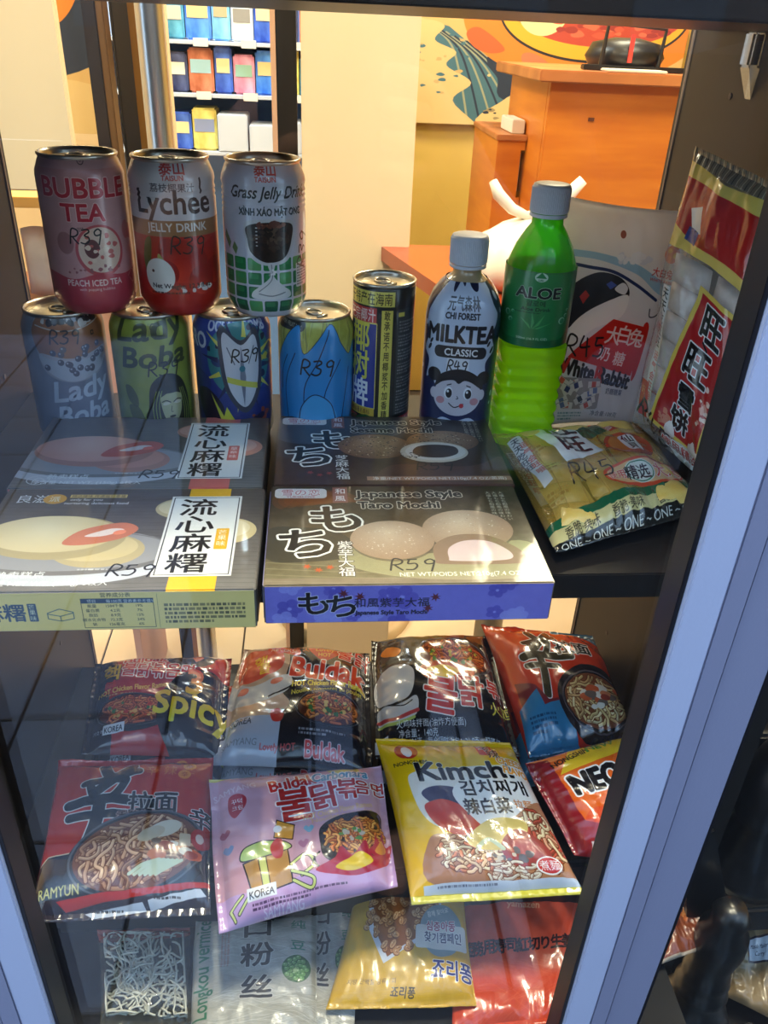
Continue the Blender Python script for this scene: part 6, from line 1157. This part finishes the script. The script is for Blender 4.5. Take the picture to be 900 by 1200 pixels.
for s_ in (-1, 1): n0 = len(tv); tv += [(PX+s_*.095, PY, Z(.84)), (PX+s_*.105, PY+.01, Z(.48)), (PX+s_*.105, PY-.005, Z(.09))]; te += [(0, n0), (n0, n0+1), (n0+1, n0+2)]; tr_ += [.10, .078, .062]
skin('trousers', tv, te, tr_, M_trs, ps)
for s_ in (-1, 1): skin('shoe', [(PX+s_*.105, PY-.05, Z(.045)), (PX+s_*.108, PY+.05, Z(.045)), (PX+s_*.115, PY+.16, Z(.035))], [(0, 1), (1, 2)], [(.042, .04), (.045, .04), (.035, .03)], M_ph, ps)
skin('hair', [(PX, PY+.0, Z(1.70)), (PX, PY-.015, Z(1.66)), (PX, PY-.02, Z(1.58))], [(0, 1), (1, 2)], [(.075, .085), (.088, .095), (.07, .05)], M_hair, ps)
fc_ = MB(); fc_.lathe([(.004, -.02), (.013, 0), (.004, .02)], 10, (PX, PY+.128, Z(1.60))); fc_.build('nose', M_skin, ps, smooth=True)
for s_ in (-1, 1):
    MB().lathe([(.002, -.006), (.010, 0), (.002, .006)], 12, (PX+s_*.032, PY+.118, Z(1.625))).build('eye', mat('eye_white', (220, 220, 216), .3), ps, smooth=True); MB().lathe([(.004, -.03), (.014, -.01), (.016, .012), (.004, .026)], 10, (PX+s_*.084, PY+.03, Z(1.61))).build('ear', M_skin, ps, smooth=True)
MB().lathe([(.003, -.004), (.020, 0), (.003, .004)], 12, (PX, PY+.112, Z(1.562))).build('mouth', mat('lips', (150, 84, 76), .5), ps, smooth=True)
ph = MB().box(-.0385, .0385, -.004, .004, -.08, .08, .002)
R30 = Matrix.Rotation(math.radians(-30.8), 3, 'X'); ph.v = [tuple(R30 @ Vector(v)+Vector((0, -.0455, CAMH-.038))) for v in ph.v]
o = ph.build('phone', M_ph, None, (0, -.0455, CAMH-.038)); tagit(o, 'black phone held up by the person outside', 'phone')

# dark car added to darken the right-hand pane reflection, and the far side of the street (they show only as dim reflections)
structure(MB().box(-9, 9, -12, -5, -1.24, -1.19).build('street', mat('asphalt', (52, 54, 60), .85, noise=((64, 66, 72), 8, (1, 1, 1)), bump=.4)))
car = empty('added_dark_car', (1.9, -3.0, -1.115), 'dark car added outside to darken the right of the window reflection', 'car'); M_car = mat('dark_car_paint', (20, 22, 28), .35)
cx0, cx1, cy0, cy1 = .42, 4.4, -3.9, -2.25; L = cx1-cx0
sec = [(0, .32, .62), (.03, .24, .74), (.20, .22, .92), (.24, .22, .95), (.36, .22, 1.40), (.42, .22, 1.46), (.70, .22, 1.46), (.84, .22, 1.05), (.97, .24, .98), (1, .34, .70)]
V = []; F = []
for t_, z0, z1 in sec:
    x = cx0+t_*L; q = .10 if z1 > 1.1 else .03; V += [(x, cy1, GZ+z0), (x, cy1, GZ+min(z1, .85)), (x, cy1-q*1.6, GZ+z1), (x, cy0+q*1.6, GZ+z1), (x, cy0, GZ+min(z1, .85)), (x, cy0, GZ+z0)]
for j in range(len(sec)-1):
    for i in range(6): F.append((j*6+i, (j+1)*6+i, (j+1)*6+(i+1) % 6, j*6+(i+1) % 6))
F += [tuple(range(5, -1, -1)), tuple((len(sec)-1)*6+i for i in range(6))]; mesh('body', V, F, M_car, car)
for t_ in (.19, .80):
    for y_ in (cy1-.10, cy0+.10):
        w = MB(); w.tube([(cx0+t_*L, y_-.10, GZ+.31), (cx0+t_*L, y_+.10, GZ+.31)], .31, 24); wo = w.build('wheel', mat('tyre', (16, 16, 16), .8), car); MB().tube([(cx0+t_*L, y_-.105, GZ+.31), (cx0+t_*L, y_+.105, GZ+.31)], .17, 16).build('hub_cap', M_strip, wo)
MB().box(cx0+.40*L, cx0+.68*L, cy1-.09, cy1-.07, GZ+.95, GZ+1.36).build('side_window', mat('car_glass', (12, 14, 18), .1), car)
bl = empty('street_building', (0, -12.2, -1.2), 'dark brick building across the street', 'building'); MB().box(-12, 12, -13, -12.2, -1.2, 6.5).build('facade', mat('dark_brick', (92, 66, 58), .85, noise=((72, 52, 48), 3, (1, 1, 3))), bl)
for k in range(9):
    for z_ in (.2, 3.2): MB().box(-10.6+k*2.5, -9.3+k*2.5, -12.2, -12.15, z_, z_+1.6).build('window', mat('shop_glass', (60, 70, 84), .15), bl)

mt_ = MB().box(.40, 2.4, -2.1, .20, -1.1045, -1.094, .002).build('added_dark_mat', mat('added_mat_black', (16, 17, 19), .9, bump=.5, bscale=300), None, (1.4, -.95, -1.1045)); tagit(mt_, 'black mat added on the pavement to darken the window reflection', 'mat')  # unseen mat, added only to darken the reflection on the right
